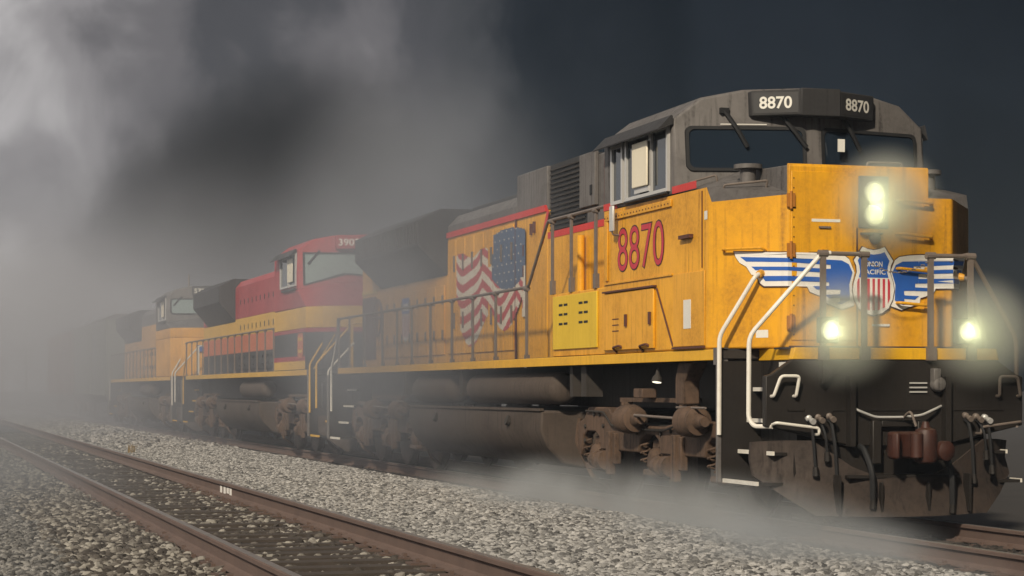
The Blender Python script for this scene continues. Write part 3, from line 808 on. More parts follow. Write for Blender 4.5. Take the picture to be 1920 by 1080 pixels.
    # side panels
    for s_ in (-1, 1):
        y = s_ * 1.52
        MB().box(-4.50, -2.32, y, y + s_ * .022, 3.37, 3.45).build('panel_rim', 'yellow', cab, .006)
        MB().box(-4.50, -4.42, y, y + s_ * .022, 2.66, 3.37).build('panel_rim', 'yellow', cab, .006)
        MB().box(-4.55, -2.30, y, y + s_ * .016, 2.615, 2.635).build('panel_rim', 'yellow', cab)
        MB().prism_y([(-4.52, 1.83), (-2.84, 1.83), (-2.84, 2.50), (-4.52, 2.50)], y, y + s_ * .03).build('cab_hatch', 'yellow', cab, .008)
        MB().box(-4.54, -2.80, y, y + s_ * .045, 2.515, 2.535).build('hatch_gutter', 'brown_door', cab)
        MB().prism_y([(-2.80, 2.50), (-2.775, 2.50), (-2.275, 1.84), (-2.30, 1.84)], y, y + s_ * .014).build('hatch_edge', 'brown_door', cab)
        for x in (-4.0, -3.1): MB().tube([(x - .12, y, 1.80), (x - .12, y + s_ * .06, 1.86), (x + .12, y + s_ * .06, 1.88), (x + .12, y, 1.84)], .014).build('hatch_foot', 'brown_door', cab)
        for x in (-3.72, -2.93): MB().box(x - .03, x + .03, y + s_ * .03, y + s_ * .05, 2.10, 2.24).build('latch', 'brown_door', cab)
        MB().box(-2.27, -1.36, y, y + s_ * .012, 1.83, 2.62).build('cab_panel', 'yellow', cab, .004)
        MB().box(-2.27, -1.36, y, y + s_ * .03, 1.805, 1.825).build('kick_strip', 'brown_door', cab)
        MB().box(-1.95, -1.74, y + s_ * .012, y + s_ * .016, 2.02, 2.33).build('sticker', 'stick', cab)
        MB().box(-2.02, -1.70, y, y + s_ * .05, 2.985, 3.025).build('vent_lip', 'brown_door', cab)
        MB().box(-1.44, -1.432, y, y + s_ * .012, 2.65, 3.46).build('panel_seam', 'brown_door', cab)
        right = (1, 0, 0) if s_ < 0 else (-1, 0, 0)
        x0 = -4.10 if s_ < 0 else -2.55
        link('road_number', text_mesh('8870', (x0 - .012 * -s_ * 0, y + s_ * .003, 2.735), right, (0, 0, 1), 1.545, .53, 'outline', .012), cab)
        link('road_number', text_mesh('8870', (x0 + (.018 if s_ < 0 else -.018), y + s_ * .006, 2.753), right, (0, 0, 1), 1.51, .494, 'decal_red', -.006), cab)
    MB().box(-1.38, -1.30, -1.521, -1.524, 3.15, 3.24).build('sticker', 'stick', cab)
    MB().add([emblem_map(-1.30, 1.90, .004), emblem_map(-1.16, 1.90, .004), emblem_map(-1.16, 1.98, .004), emblem_map(-1.30, 1.98, .004)], [(0, 1, 2, 3)]).build('sticker', 'stick', cab)
    MB().box(-.549, -.545, .0, .20, 2.02, 2.045).build('sticker', 'stick', cab)
    # rivet rows and stencils
    for s_ in (-1, 1):
        y = s_ * 1.52
        rv = MB()
        for i in range(22): rv.box(-4.50 + i * .1, -4.485 + i * .1, y, y + s_ * .028, 3.40, 3.415)
        rv.build('rivets', 'brown_door', cab)['kind'] = 'stuff'
        for x, z in ((-4.2, 2.05), (-4.2, 2.12), (-4.2, 2.19)): MB().box(x, x + .22, y + s_ * .031, y + s_ * .034, z, z + .012).build('vent_slot', 'brown_door', cab)
    rv = MB()
    for i in range(17): rv.box(-.548, -.543, -.885, -.873, 1.92 + i * .1, 1.932 + i * .1)
    rv.build('rivets', 'brown_door', cab)['kind'] = 'stuff'
    MB().box(-.556, -.547, -.172, -.160, 1.82, 3.03).build('door_gap', 'brown_door', cab)
    MB().box(-.556, -.545, -.93, .93, 1.795, 1.815).build('nose_foot', 'brown_door', cab)
    # --- winged shield
    W = [(-1.547, 2.794), (-.999, 2.768), (-.544, 2.767), (-.42, 2.758), (-.311, 2.741), (-.261, 2.708), (-.20, 2.572), (-.23, 2.449), (-.22, 2.327), (-.20, 2.236),
         (-.336, 2.192), (-.544, 2.262), (-.553, 2.319), (-.611, 2.334), (-.702, 2.366), (-.731, 2.419), (-1.201, 2.428), (-1.252, 2.463), (-1.286, 2.541), (-1.345, 2.55), (-1.405, 2.636), (-1.482, 2.677), (-1.529, 2.74)]
    blue = [[(-1.474, 2.738), (-.916, 2.708), (-.536, 2.70), (-.53, 2.648), (-1.405, 2.688)],
            [(-1.345, 2.634), (-.528, 2.606), (-.528, 2.566), (-1.299, 2.596)],
            [(-1.231, 2.533), (-.528, 2.517), (-.528, 2.469), (-1.184, 2.480)],
            [(-.669, 2.424), (-.49, 2.429), (-.49, 2.391), (-.627, 2.390)],
            [(-.536, 2.338), (-.37, 2.344), (-.37, 2.308), (-.486, 2.301)],
            [(-.53, 2.70), (-.345, 2.694), (-.265, 2.655), (-.225, 2.572), (-.262, 2.449), (-.255, 2.29), (-.352, 2.243), (-.41, 2.256), (-.365, 2.268),
             (-.365, 2.306), (-.37, 2.308), (-.37, 2.344), (-.365, 2.354), (-.36, 2.391), (-.488, 2.393), (-.490, 2.467), (-.526, 2.469), (-.530, 2.604), (-.47, 2.606), (-.472, 2.648), (-.532, 2.650)]]
    for sg in (1, -1):
        fl = lambda pts: [(a * sg, b) for a, b in pts]
        cx, cz = -.85, 2.5
        emblem_piece(fl([(a + (-.012 if a < cx else .0), b + (.010 if b > cz else -.012)) for a, b in W]), .013, 'outline', cab, 'emblem_outline')
        emblem_piece(fl(W), .016, 'decal_white', cab, 'emblem_wing')
        for q, bl in enumerate(blue): emblem_piece(fl(bl), .019 + .0004 * q, 'decal_blue', cab, 'emblem_feather')
    def shield(half, z_of, off, mat, nm, k=1.0):
        pts = [(dx * .000827 * k, z_of(dy)) for dx, dy in half] + [(-dx * .000827 * k, z_of(dy)) for dx, dy in half[::-1] if dx > 0]
        emblem_piece([(a + .012, b) for a, b in pts], off, mat, cab, nm)
    zf = lambda dy: 2.84 - (dy - 165) * .00083
    outer = [(0, 205), (80, 192), (150, 165), (270, 335), (238, 400), (228, 480), (268, 600), (285, 700), (262, 820), (205, 930), (120, 985), (0, 1022)]
    inner = [(0, 262), (90, 250), (150, 228), (218, 338), (196, 400), (186, 480), (205, 548), (0, 548)]
    low = [(0, 560), (210, 560), (232, 620), (244, 700), (226, 810), (178, 905), (105, 945), (0, 972)]
    shield([(a + 12 if a else 0, b + (-10 if b < 400 else 10)) for a, b in outer], zf, .020, 'outline', 'emblem_outline')
    shield(outer, zf, .023, 'decal_white', 'emblem_shield')
    shield(inner, zf, .026, 'decal_blue', 'emblem_field')
    def width_at(dy):
        for (a, b), (c, d) in zip(low[1:], low[2:]):
            if b <= dy <= d: return a + (c - a) * (dy - b) / (d - b)
        return 0
    for kk in range(-3, 4):
        c = kk * 70
        for (a, b) in ((c - 17, c + 17),):
            pts_t, pts_b = [], []
            ys = list(range(562, 965, 14))
            for dy in ys:
                w = width_at(dy); aa, bb = max(a, -w), min(b, w)
                if bb - aa > 1: pts_t.append((bb * .000827 + .012, zf(dy))); pts_b.append((aa * .000827 + .012, zf(dy)))
            if len(pts_t) > 2: emblem_piece(pts_t + pts_b[::-1], .026, 'decal_red', cab, 'emblem_stripe')
    link('emblem_lettering', text_mesh('UNION', (-.53, -.085, zf(412)), (0, 1, 0), (0, 0, 1), .195, .055, 'decal_white', .015), cab)
    link('emblem_lettering', text_mesh('PACIFIC', (-.53, -.122, zf(508)), (0, 1, 0), (0, 0, 1), .268, .050, 'decal_white', .015), cab)
    # --- hoods
    h1 = MB().box(-8.6, -4.6, -.95, .95, 1.79, 3.52).build('hood', 'yellow', lo_, .01)
    hg = MB().box(-6.9, -4.6, -.952, .952, 3.52, 4.42).build('hood_top', 'grey', lo_, .02)
    for s_ in (-1, 1):
        y = s_ * .95
        MB().box(-8.6, -4.62, y, y + s_ * .006, 3.47, 3.56).build('red_stripe', 'red', h1)
        MB().box(-6.66, -4.6, s_ * .95, s_ * 1.50, 1.79, 2.60).build('equipment_box', 'yellow', h1, .012)
        pn = MB().box(-6.60, -4.86, s_ * 1.50, s_ * 1.522, 1.88, 2.565).build('box_door', 'lime', h1, .006)
        for (xa, xb) in ((-6.32, -6.02), (-5.52, -5.22)):
            for j in range(3):
                for (q0, q1) in ((xa - .02, xa + .13), (xb - .12, xb + .03)):
                    z = 2.19 + j * .12
                    MB().box(q0, q1, s_ * 1.521, s_ * 1.5245, z, z + .03).build('louver', 'rubber', pn)
        MB().box(-7.5, -6.66, s_ * .95, s_ * 1.18, 1.79, 2.45).build('filter_box', 'yellow', h1, .01)
        for x, z in ((-6.95, 2.30), (-7.25, 1.99)):
            MB().box(x - .10, x + .10, s_ * 1.18, s_ * 1.2, z - .05, z + .05).build('box_slot', 'brown_door', h1)
        MB().box(-7.05, -6.42, s_ * .952, s_ * 1.01, 3.76, 4.46).build('blower_door', 'grey', hg, .01)
        MB().box(-6.60, -6.52, s_ * 1.01, s_ * 1.02, 3.90, 4.03).build('keyhole', 'rubber', hg)
        MB().cyl((-6.95, s_ * 1.02, 1.8), (-6.95, s_ * 1.02, 3.4), .05).build('drain_pipe', 'yellow', h1)
        MB().box(-6.02, -5.90, s_ * .95, s_ * 1.02, 2.6, 4.3).build('hood_rib', 'brown_door', h1)
    MB().box(-8.64, -6.9, -.90, .90, 3.52, 4.50).build('intake_grille', 'dark_grey', lo_)
    gl_ = MB()
    for i in range(14):
        z = 3.58 + i * .064
        gl_.box(-8.6, -7.1, -.90, -.925, z, z + .02)
    gl_.build('intake_slats', 'under', lo_)
    MB().box(-10.1, -8.64, -.95, .95, 1.79, 3.88).build('hood', 'yellow', lo_, .01)
    MB().box(-10.1, -8.64, -.952, .952, 3.88, 4.50).build('hood_top', 'grey', lo_, .02)
    h2 = MB().box(-14.05, -10.12, -.95, .95, 1.79, 3.88).build('hood', 'yellow', lo_, .01)
    MB().prism_x([(-.952, 3.88), (.952, 3.88), (.952, 4.06), (.78, 4.24), (-.78, 4.24), (-.952, 4.06)], -14.05, -10.12).build('hood_top', 'grey', lo_, .01)
    MB().box(-13.8, -10.4, -.6, .6, 4.24, 4.36).build('roof_hatch', 'dark_grey', lo_, .02)
    for s_ in (-1, 1):
        y = s_ * .95
        MB().box(-14.05, -8.66, y, y + s_ * .027, 3.86, 3.95).build('red_stripe', 'red', h2)
        MB().prism_y([(-8.66, 3.95), (-8.66, 3.84), (-8.95, 3.42), (-8.82, 3.42), (-8.55, 3.84)], y, y + s_ * .006).build('red_stripe', 'red', h2)
        MB().box(-10.12, -10.10, y, y + s_ * .03, 1.79, 3.86).build('hood_seam', 'brown_door', h2)
    hood_doors(h2, -14.0, -10.2, 7, 1.95, 3.80, -.95, 'yellow')
    MB().tube([(-10.3, -.6, 4.24), (-10.3, -.6, 4.42), (-10.5, -.6, 4.5), (-10.62, -.6, 4.44)], .03, 8, .08).build('exhaust_vent', 'dark_grey', lo_)
    for (x, z) in ((-9.7, 3.0), (-9.7, 3.3), (-9.2, 3.6), (-9.35, 3.58)):
        MB().box(x - .02, x + .02, -.95, -.985, z, z + .16).build('latch', 'brown_door', h2)
    # flag mural
    flag_mural(lo_, -.953 - .023)
    # radiator section
    h3 = MB().box(-19.15, -14.07, -.95, .95, 1.79, 3.26).build('hood', 'yellow', lo_, .01)
    hood_doors(h3, -18.8, -14.2, 8, 1.95, 3.10, -.95, 'yellow')
    rad = MB().prism_x([(-.96, 3.26), (.96, 3.26), (1.46, 3.74), (1.46, 4.15), (1.05, 4.36), (-1.05, 4.36), (-1.46, 4.15), (-1.46, 3.74)], -18.9, -14.1).build('radiator', 'dark_grey', lo_, .02)
    MB().loft([(-18.9, y, z) for y, z in [(-.96, 3.26), (.96, 3.26), (1.46, 3.74), (1.46, 4.15), (1.05, 4.36), (-1.05, 4.36), (-1.46, 4.15), (-1.46, 3.74)]],
              [(-19.9, y * .65, z) for y, z in [(-.96, 3.50), (.96, 3.50), (1.46, 3.8), (1.46, 4.1), (1.05, 4.25), (-1.05, 4.25), (-1.46, 4.1), (-1.46, 3.8)]]).build('radiator_end', 'dark_grey', rad)
    gr = MB()
    for i in range(30):
        x = -18.8 + i * .16
        for s_ in (-1,):
            gr.box(x, x + .05, s_ * 1.46, s_ * 1.475, 3.78, 4.12)
    gr.build('radiator_slats', 'under', rad)
    h4 = MB().prism_y([(-20.55, 1.79), (-19.17, 1.79), (-19.17, 3.38), (-20.1, 3.95), (-20.55, 3.95)], -.95, .95).build('hood', 'yellow', lo_, .01)
    MB().box(-20.45, -19.35, -.95, -.975, 1.95, 3.14).build('rear_door', 'brown_door', h4, .008)
    MB().box(-20.52, -19.2, -.95, -.97, 3.2, 3.26).build('door_head', 'lime', h4)
    tor = []
    MB().tube([(-18.95 + .34 * math.cos(a), -1.02, 2.72 + .34 * math.sin(a)) for a in [2 * math.pi * i / 20 for i in range(21)]], .025, 8, .02).tube([(-18.95 - .32, -1.02, 2.72), (-18.95 + .32, -1.02, 2.72)], .018).tube([(-18.95, -1.02, 2.4), (-18.95, -1.02, 3.04)], .018).tube([(-18.95, -.95, 2.72), (-18.95, -1.03, 2.72)], .04).build('brake_wheel', 'brown_door', h4)
    # small shield on the rear hood
    def flat(pts, off, mat, nm): MB().poly([(x, -.974 - off, z) for x, z in pts]).build(nm, mat, h3)
    flat([(-17.16, 3.0), (-16.62, 3.0), (-16.60, 2.72), (-17.18, 2.72)], .002, 'decal_blue', 'shield_field')
    flat([(-17.18, 2.71), (-16.60, 2.71), (-16.62, 2.32), (-16.89, 2.2), (-17.16, 2.32)], .002, 'decal_white', 'shield_base')
    for i in range(5):
        x = -17.12 + i * .11
        flat([(x, 2.69), (x + .05, 2.69), (x + .05, 2.30), (x, 2.30)], .004, 'decal_red', 'shield_stripe')
    for z in (2.86, 2.77): flat([(-17.08, z + .04), (-16.70, z + .04), (-16.70, z), (-17.08, z)], .004, 'decal_white', 'shield_bar')
    # --- handrails
    for s_ in (-1, 1):
        y = s_ * 1.50
        pts = [(-4.62, y, 3.57), (-6.87, y, 3.57), (-7.75, y, 2.75), (-20.3, y, 2.73), (-20.3, y, 2.3)]
        posts = [(x, y, 1.66, 2.74) for x in (-7.82, -9.32, -10.54, -11.73, -13.06, -14.3, -15.35, -16.46, -17.9, -19.2, -20.15)] + [(x, y, 2.60, 3.56) for x in (-6.68, -5.9, -4.95)]
        handrail_run(lo_, pts, posts, 'steel' if s_ < 0 else 'steel', 'steel')
        w = 'white'
        MB().tube([(0.02, s_ * .33, 2.72), (.02, s_ * .80, 2.722)], .022).build('top_rail', 'steel', pil)
        MB().tube([(0.02, s_ * .74, 2.726), (.018, s_ * .83, 2.724), (-.25, s_ * 1.50, 1.90), (-.25, s_ * 1.505, 1.08), (-.20, s_ * 1.47, 1.0), (0, s_ * 1.36, 1.0)], .024, 10, .09).build('stair_rail', w if s_ < 0 else 'steel', pil)
        MB().tube([(-.80, s_ * 1.12, 2.56), (-.72, s_ * 1.22, 2.54), (-.95, s_ * 1.53, 1.92), (-.96, s_ * 1.53, .90)], .024, 10, .08).build('stair_rail', w if s_ < 0 else 'steel', pil)
        MB().lathe((-.80, s_ * 1.12, 2.56), (.5, s_ * .6, -.1), [(0, .05), (.08, .035)], 10).build('rail_bracket', 'yellow', pil)
        MB().tube([(-20.3, y, 2.4), (-20.9, y, 1.75), (-20.9, y, .95)], .022).build('stair_rail', 'white', lo_)
        MB().tube([(-21.1, s_ * 1.0, 2.3), (-21.2, y, 1.75), (-21.2, y, .95)], .022).build('stair_rail', 'white', lo_)
        for yy in (.82, .37):
            MB().box(.0, .035, s_ * yy - .028, s_ * yy + .028, 1.66, 2.72).box(.0, .06, s_ * yy - .05, s_ * yy + .05, 1.66, 1.80).cyl((.018, s_ * yy - .05, 2.72), (.018, s_ * yy + .05, 2.72), .036, None, 10).build('rail_post', 'steel', pil)
        # ditch lights on the platform
        dl = MB().box(-.06, .05, s_ * .76 - .10, s_ * .76 + .10, 1.83, 2.09).build('ditch_light', 'dark_grey', pil, .015)
        headlamp(pil, (.065, s_ * .76, 1.955), .085)
    ch = MB()
    for i in range(14):
        t = (i + .5) / 14; yy = -.36 + .72 * t; zz = 2.66 - .12 * math.sin(math.pi * t)
        ch.tube([(.02, yy - .022, zz), (.02 + (.008 if i % 2 else -.008), yy, zz + .008), (.02, yy + .022, zz)], .007, 6)
    ch.build('safety_chain', 'steel', pil)
    return lo_

def flag_mural(loco, y):
    """draped flag painted on the hood doors: many small cells, striped red and white with a starred canton"""
    x0, x1, z0, z1 = -13.5, -9.6, 1.95, 3.80
    nx, nz = 96, 90
    cells = {'flag_red': MB(), 'flag_white': MB(), 'flag_navy': MB()}
    stars = set()
    rnd = random.Random(4)
    star_pts = [(rnd.uniform(.60, .98), rnd.uniform(.62, .97)) for _ in range(46)]
    for i in range(nx):
        for j in range(nz):
            u, v = (i + .5) / nx, (j + .5) / nz
            # outline of the two hanging folds
            if u < .50:
                top = .84 + .03 * math.sin(u * 18); bot = .30 - .25 * math.sin(math.pi * min(1, u / .5)) ** 1.5 + (.18 if u < .08 else 0)
                if u < .02: continue
            else:
                top = .93 + .05 * math.sin((u - .5) * 6); bot = .42 - .26 * math.sin(math.pi * (u - .5) / .46) if u < .96 else .25
                if v > .8 and u < .57: continue
            if not (bot < v < top): continue
            if .50 < u < .545 and v > .70: continue
            fold = .17 * abs(math.sin(u * 6.28 * 1.05 + .4)) + .02 * math.sin(u * 21)
            ph = (v + fold) * 7.2
            mt = 'flag_red' if ph % 1 < .5 else 'flag_white'
            if u > .55 and v > .60 - .12 * math.sin((u - .55) * 7) and u < .97:
                mt = 'flag_navy'
                if j % 6 == 2 and (i + 3 * ((j // 6) % 2)) % 6 == 0: mt = 'flag_white'
            if u > .965: mt = 'flag_white' if v < .66 else 'flag_navy'
            X0, X1 = x0 + (x1 - x0) * i / nx, x0 + (x1 - x0) * (i + 1) / nx
            Z0, Z1 = z0 + (z1 - z0) * j / nz, z0 + (z1 - z0) * (j + 1) / nz
            cells[mt].add([(X0, y, Z0), (X1, y, Z0), (X1, y, Z1), (X0, y, Z1)], [(0, 1, 2, 3)])
    fm = empty('flag_mural', (0, 0, 0), loco)
    cells['flag_red'].build('flag_red', 'flag_red', fm, 0, 0); cells['flag_white'].build('flag_white', 'flag_white', fm, 0, 0); cells['flag_navy'].build('flag_canton', 'flag_navy', fm, 0, 0)

lead = lead_locomotive()

# ------------------------------------------------------------------ following locomotives
def banded(parent, name, plan, bands, bevel=.012):
    for (z0, z1, mat) in bands: MB().prism_z(plan, z0, z1).build(name, mat, parent, bevel)

def follower(x, label, cols, number, num_mat, red_unit):
    L_ = 20.9
    lo_ = empty('diesel_locomotive', (x, 0, 0)); tag(lo_, label, 'locomotive', 'locomotives of the train')
    u = underframe(lo_, L_, cols['sill'])
    pil = pilot(lo_, False, 'black' if red_unit else 'pilot', cols['sill'])
    make_truck(lo_, -3.80, False); make_truck(lo_, -17.3, False)
    fuel_tank(lo_, -14.0, -7.2); air_tank(lo_, -10.6, -7.2, -1, .2)
    for s_ in (-1, 1):
        stairs(lo_, -.98, -.10, s_, 'black', cols['sill']); stairs(lo_, -L_ + .1, -L_ + .95, s_, 'black', cols['sill'])
        y = s_ * 1.5
        handrail_run(lo_, [(-5.0, y, 2.76), (-19.9, y, 2.76), (-19.9, y, 2.3)], [(-5.2 - 1.13 * i, y, 1.66, 2.75) for i in range(14)], 'steel', 'steel', .02)
        r = cols['rail']
        MB().tube([(.02, s_ * .36, 2.72), (.02, s_ * .8, 2.72), (-.25, y, 1.9), (-.25, y, 1.0)], .022).build('stair_rail', r, pil)
        MB().tube([(-.85, s_ * 1.15, 2.5), (-.95, y, 1.9), (-.95, y, .9)], .022).build('stair_rail', r, pil)
        MB().tube([(-19.9, y, 2.4), (-20.6, y, 1.75), (-20.6, y, .95)], .02).build('stair_rail', r, lo_)
        for yy in (.82, .37): MB().box(0, .035, s_ * yy - .025, s_ * yy + .025, 1.66, 2.72).build('rail_post', r, pil)
    MB().box(-L_, -L_ + .09, -1.43, 1.43, .9, 1.785).build('rear_plate', 'pilot', lo_)
    coupler(lo_, -L_ - .02, -1)
    low, midc, up = cols['low'], cols['mid'], cols['up']
    zb0, zb1 = cols['cab_band']
    nose_plan = [(-5.0, -1.52), (-1.30, -1.52), (-.85, -1.25), (-.62, -.80), (-.56, 0), (-.62, .80), (-.85, 1.25), (-1.30, 1.52), (-5.0, 1.52)]
    cab = MB().prism_z(nose_plan, 1.79, zb0).build('cab', low, lo_, .03)
    MB().prism_z(nose_plan, zb0, zb1).build('cab_band', midc, lo_, .01)
    # sloping nose top: from the band up to the windshield sill
    base = [(x_, y_, zb1) for x_, y_ in nose_plan]
    topz = [(-5.0, -1.52, 3.56), (-2.20, -1.52, 3.50), (-1.85, -1.2, 3.55), (-1.25, -.75, 3.62), (-1.2, 0, 3.64), (-1.25, .75, 3.62), (-1.85, 1.2, 3.55), (-2.20, 1.52, 3.50), (-5.0, 1.52, 3.56)]
    MB().loft(base, topz).build('nose_deck', up, lo_, .03)
    ct = upper_cab(lo_, 3.498, up, -5.0)
    shp = [(-1.36, 3.62), (-.55, 3.86), (-.06, 3.82), (-.06, 4.26), (-1.36, 4.26)] if red_unit else None
    g = 'glass2'
    if shp:
        front_window(ct, -1.36, -.06, 3.62, 4.26, g, 'rubber', shp); front_window(ct, .06, 1.36, 3.62, 4.26, g, 'rubber', [(-a, b) for a, b in shp][::-1])
    else:
        front_window(ct, -1.36, -.10, 3.80, 4.24, g); front_window(ct, .10, 1.36, 3.80, 4.24, g)
    for (y0, y1) in ((-1.05, -1.3), (-.35, -.15)):
        a, b = Vector(on_front(y0, 4.34, 3.5, .03)), Vector(on_front(y1, 4.05, 3.5, .04)); MB().tube([a, b], .018, 6).build('wiper', 'rubber', ct)
    nbx = MB().prism_z([(-2.25, -.72), (-2.02, -.72), (-1.84, -.22), (-1.84, .22), (-2.02, .72), (-2.25, .72)], 4.36, 4.66).build('number_board', up if red_unit else 'dark_grey', ct, .02)
    d = Vector((.18, .50, 0)).normalized(); nn = Vector((d.y, -d.x, 0))
    q = Vector((-2.02, -.72, 0)) + d * .05 + nn * .012
    link('numerals', text_mesh(number, (q.x, q.y, 4.43), d, (0, 0, 1), .44, .15, num_mat, .02), nbx)
    for s_ in (-1, 1):
        y = s_ * 1.52
        side_window(ct, -4.1, -3.2, 3.62, 4.22, y); side_window(ct, -3.0, -2.35, 3.62, 4.26, y)
        MB().box(-3.1, -2.5, y + s_ * .04, y + s_ * .06, 3.68, 4.18).build('window_shade', 'cream', ct, .02)
        MB().prism_x([(y, 4.36), (y, 4.28), (y + s_ * .18, 4.20), (y + s_ * .02, 4.37)], -4.6, -2.3).build('sunshade', 'dark_grey', ct)
        MB().box(-3.9, -2.4, y, y + s_ * .05, 3.50, 3.54).build('arm_rest', 'black', ct)
    # hood
    hb = cols['hood']
    hood = None
    for (z0, z1, mt) in hb:
        o = MB().box(-14.2, -5.02, -.95, .95, z0, z1).build('hood', mt, lo_, .008); hood = hood or o
    hood_doors(hood, -13.9, -5.4, 12, 1.9, hb[0][1] - .05, -.95, hb[0][2], 'black')
    MB().prism_x([(-.95, hb[-1][1]), (.95, hb[-1][1]), (.8, 4.28), (-.8, 4.28)], -14.2, -5.02).build('hood_top', cols['roof'], lo_, .01)
    for xx in [-5.9 - .62 * i for i in range(13)]:
        for z in cols['slots']:
            MB().box(xx, xx + .05, -.95, -.962, z, z + .13).build('louver', 'black', hood)
    for (z0, z1, mt) in hb[:max(1, len(hb) - 1)]:
        MB().box(-20.2, -14.22, -.95, .95, z0, min(z1, 3.2)).build('hood', mt, lo_, .008)
    rz = min(hb[max(0, len(hb) - 2)][1], 3.2)
    rad = MB().prism_x([(-.96, rz), (.96, rz), (1.40, 3.72), (1.40, 4.15), (1.0, 4.36), (-1.0, 4.36), (-1.40, 4.15), (-1.40, 3.72)], -19.2, -14.2).build('radiator', cols['rad'], lo_, .02)
    MB().box(-20.2, -19.22, -.95, .95, rz, 3.8).build('hood_end', hb[-1][2], lo_, .02)
    return lo_, cab, pil, hood, u

# second unit: red over yellow over black
kcs, kcab, kpil, khood, ku = follower(-22.15, 'red, yellow and black diesel locomotive coupled behind the leading one', dict(sill='kyellow', low='black', mid='kyellow', up='kred', rail='kyellow', cab_band=(2.66, 3.10), roof='kred', rad='dark_grey',
    hood=[(1.79, 2.35, 'black'), (2.35, 2.80, 'korange'), (2.80, 3.26, 'kyellow'), (3.26, 4.10, 'kred')], slots=(2.95, 3.62)), '3903', 'decal_white', True)
for s_ in (-1, 1):
    y = s_ * 1.52
    MB().box(-5.0, -1.36, y, y + s_ * .006, 1.80, 1.98).build('lower_stripe', 'kyellow', kcab)
    MB().box(-5.0, -1.36, y, y + s_ * .007, 1.98, 2.08).build('lower_stripe', 'kred', kcab)
    MB().box(-5.0, -1.36, y, y + s_ * .006, 2.58, 2.655).build('upper_stripe', 'kred', kcab)
MB().prism_y([(-2.06, 2.04), (-1.62, 2.04), (-1.55, 2.12), (-1.55, 2.48), (-1.62, 2.56), (-2.06, 2.56), (-2.13, 2.48), (-2.13, 2.12)], -1.525, -1.535).build('cab_emblem', 'korange', kcab)
for z in (2.15, 2.40): MB().box(-2.08, -1.6, -1.535, -1.539, z, z + .07).build('emblem_bar', 'kyellow', kcab)
MB().poly([(-.58, yy, zz) for yy, zz in rrect(-.20, .20, 2.76, 3.06, .09)]).build('nose_window', 'glass2', kcab)
for s_ in (-1, 1):
    MB().tube([(-.72, s_ * 1.46, 1.80), (-.50, s_ * 1.28, 2.15), (-.30, s_ * 1.1, 2.5)], .014).build('step_chain', 'kyellow', kpil)
# red line round the black apron of the nose
MB().loft([(x_ + .004 * (1 if x_ > -1.2 else 0), y_ * 1.004, 2.57) for x_, y_ in [(-1.36, -1.52), (-1.30, -1.52), (-.85, -1.25), (-.62, -.80), (-.56, 0), (-.62, .80), (-.85, 1.25), (-1.30, 1.52), (-1.36, 1.52)]],
          [(x_ + .004 * (1 if x_ > -1.2 else 0), y_ * 1.004, 2.655) for x_, y_ in [(-1.36, -1.52), (-1.30, -1.52), (-.85, -1.25), (-.62, -.80), (-.56, 0), (-.62, .80), (-.85, 1.25), (-1.30, 1.52), (-1.36, 1.52)]]).build('nose_stripe', 'kred', kcab)

third, tcab, tpil, thood, tu = follower(-44.4, 'yellow and grey diesel locomotive fading into the smoke, third in the train', dict(sill='sill_yellow', low='yellow', mid='yellow', up='grey', rail='white', cab_band=(3.0, 3.3), roof='grey', rad='dark_grey',
    hood=[(1.79, 2.9, 'yellow'), (2.9, 3.7, 'yellow'), (3.7, 4.08, 'grey')], slots=(2.6,)), '5723', 'stick', False)
emb = [(-.95, 2.76), (.95, 2.76), (.80, 2.58), (-.80, 2.58)]
MB().box(-.60, -.545, -.8, .8, 2.56, 2.76).build('nose_emblem', 'decal_blue', tcab)
MB().tube([(-6.0, -.3, 4.28), (-6.0, -.3, 5.25)], .03).build('antenna', 'steel', third)

# ------------------------------------------------------------------ freight cars at the back
def boxcar(x, L_, mat, label):
    b = empty('boxcar', (x, 0, 0)); tag(b, label, 'boxcar', 'freight cars at the back of the train')
    body = MB().box(-L_, 0, -1.45, 1.45, 1.15, 4.3).build('body', mat, b, .02)
    MB().prism_x([(-1.5, 4.3), (1.5, 4.3), (1.1, 4.5), (-1.1, 4.5)], -L_ - .05, .05).build('roof', 'grey', b)
    for k in range(11):
        z = 1.35 + k * .27
        MB().box(-L_ + .1, -.1, -1.45, -1.50, z, z + .10).build('rib', mat, body)
    for xx in (-.06, -L_ + .06): MB().box(xx - .06, xx + .06, -1.5, -1.46, 1.0, 4.3).build('corner_post', mat, body)
    MB().box(-L_ / 2 - 1.5, -L_ / 2 + 1.5, -1.46, -1.56, 1.2, 4.2).build('door', mat, body)
    for k in range(5): MB().box(-.55, -.15, -1.53, -1.56, 1.3 + k * .5, 1.34 + k * .5).build('ladder_rung', 'steel', body)
    MB().box(-L_ + .2, -.2, -.5, .5, .8, 1.15).build('frame', 'under', b)
    for c in (-2.2, -L_ + 2.2):
        t = empty('truck', (c, 0, 0), b)
        for s_ in (-1, 1):
            for w in (-.88, .88):
                o = link('wheel', WHEEL, t, 0, (w, s_ * .76, .47)); o.scale = (.86, .9, .86); o.rotation_euler.z = 0 if s_ < 0 else math.pi
            MB().prism_y([(-1.2, .40), (-.6, .40), (-.35, .30), (.35, .30), (.6, .40), (1.2, .40), (1.1, .62), (.4, .85), (-.4, .85), (-1.1, .62)], s_ * 1.02, s_ * 1.12).build('side_frame', 'truck', t, .02)
    return b
boxcar(-66.6, 16.5, 'boxcar', 'ribbed grey-green boxcar right behind the third locomotive')
boxcar(-84.4, 16.5, 'container', 'rust-red boxcar last in view, lost in the smoke')

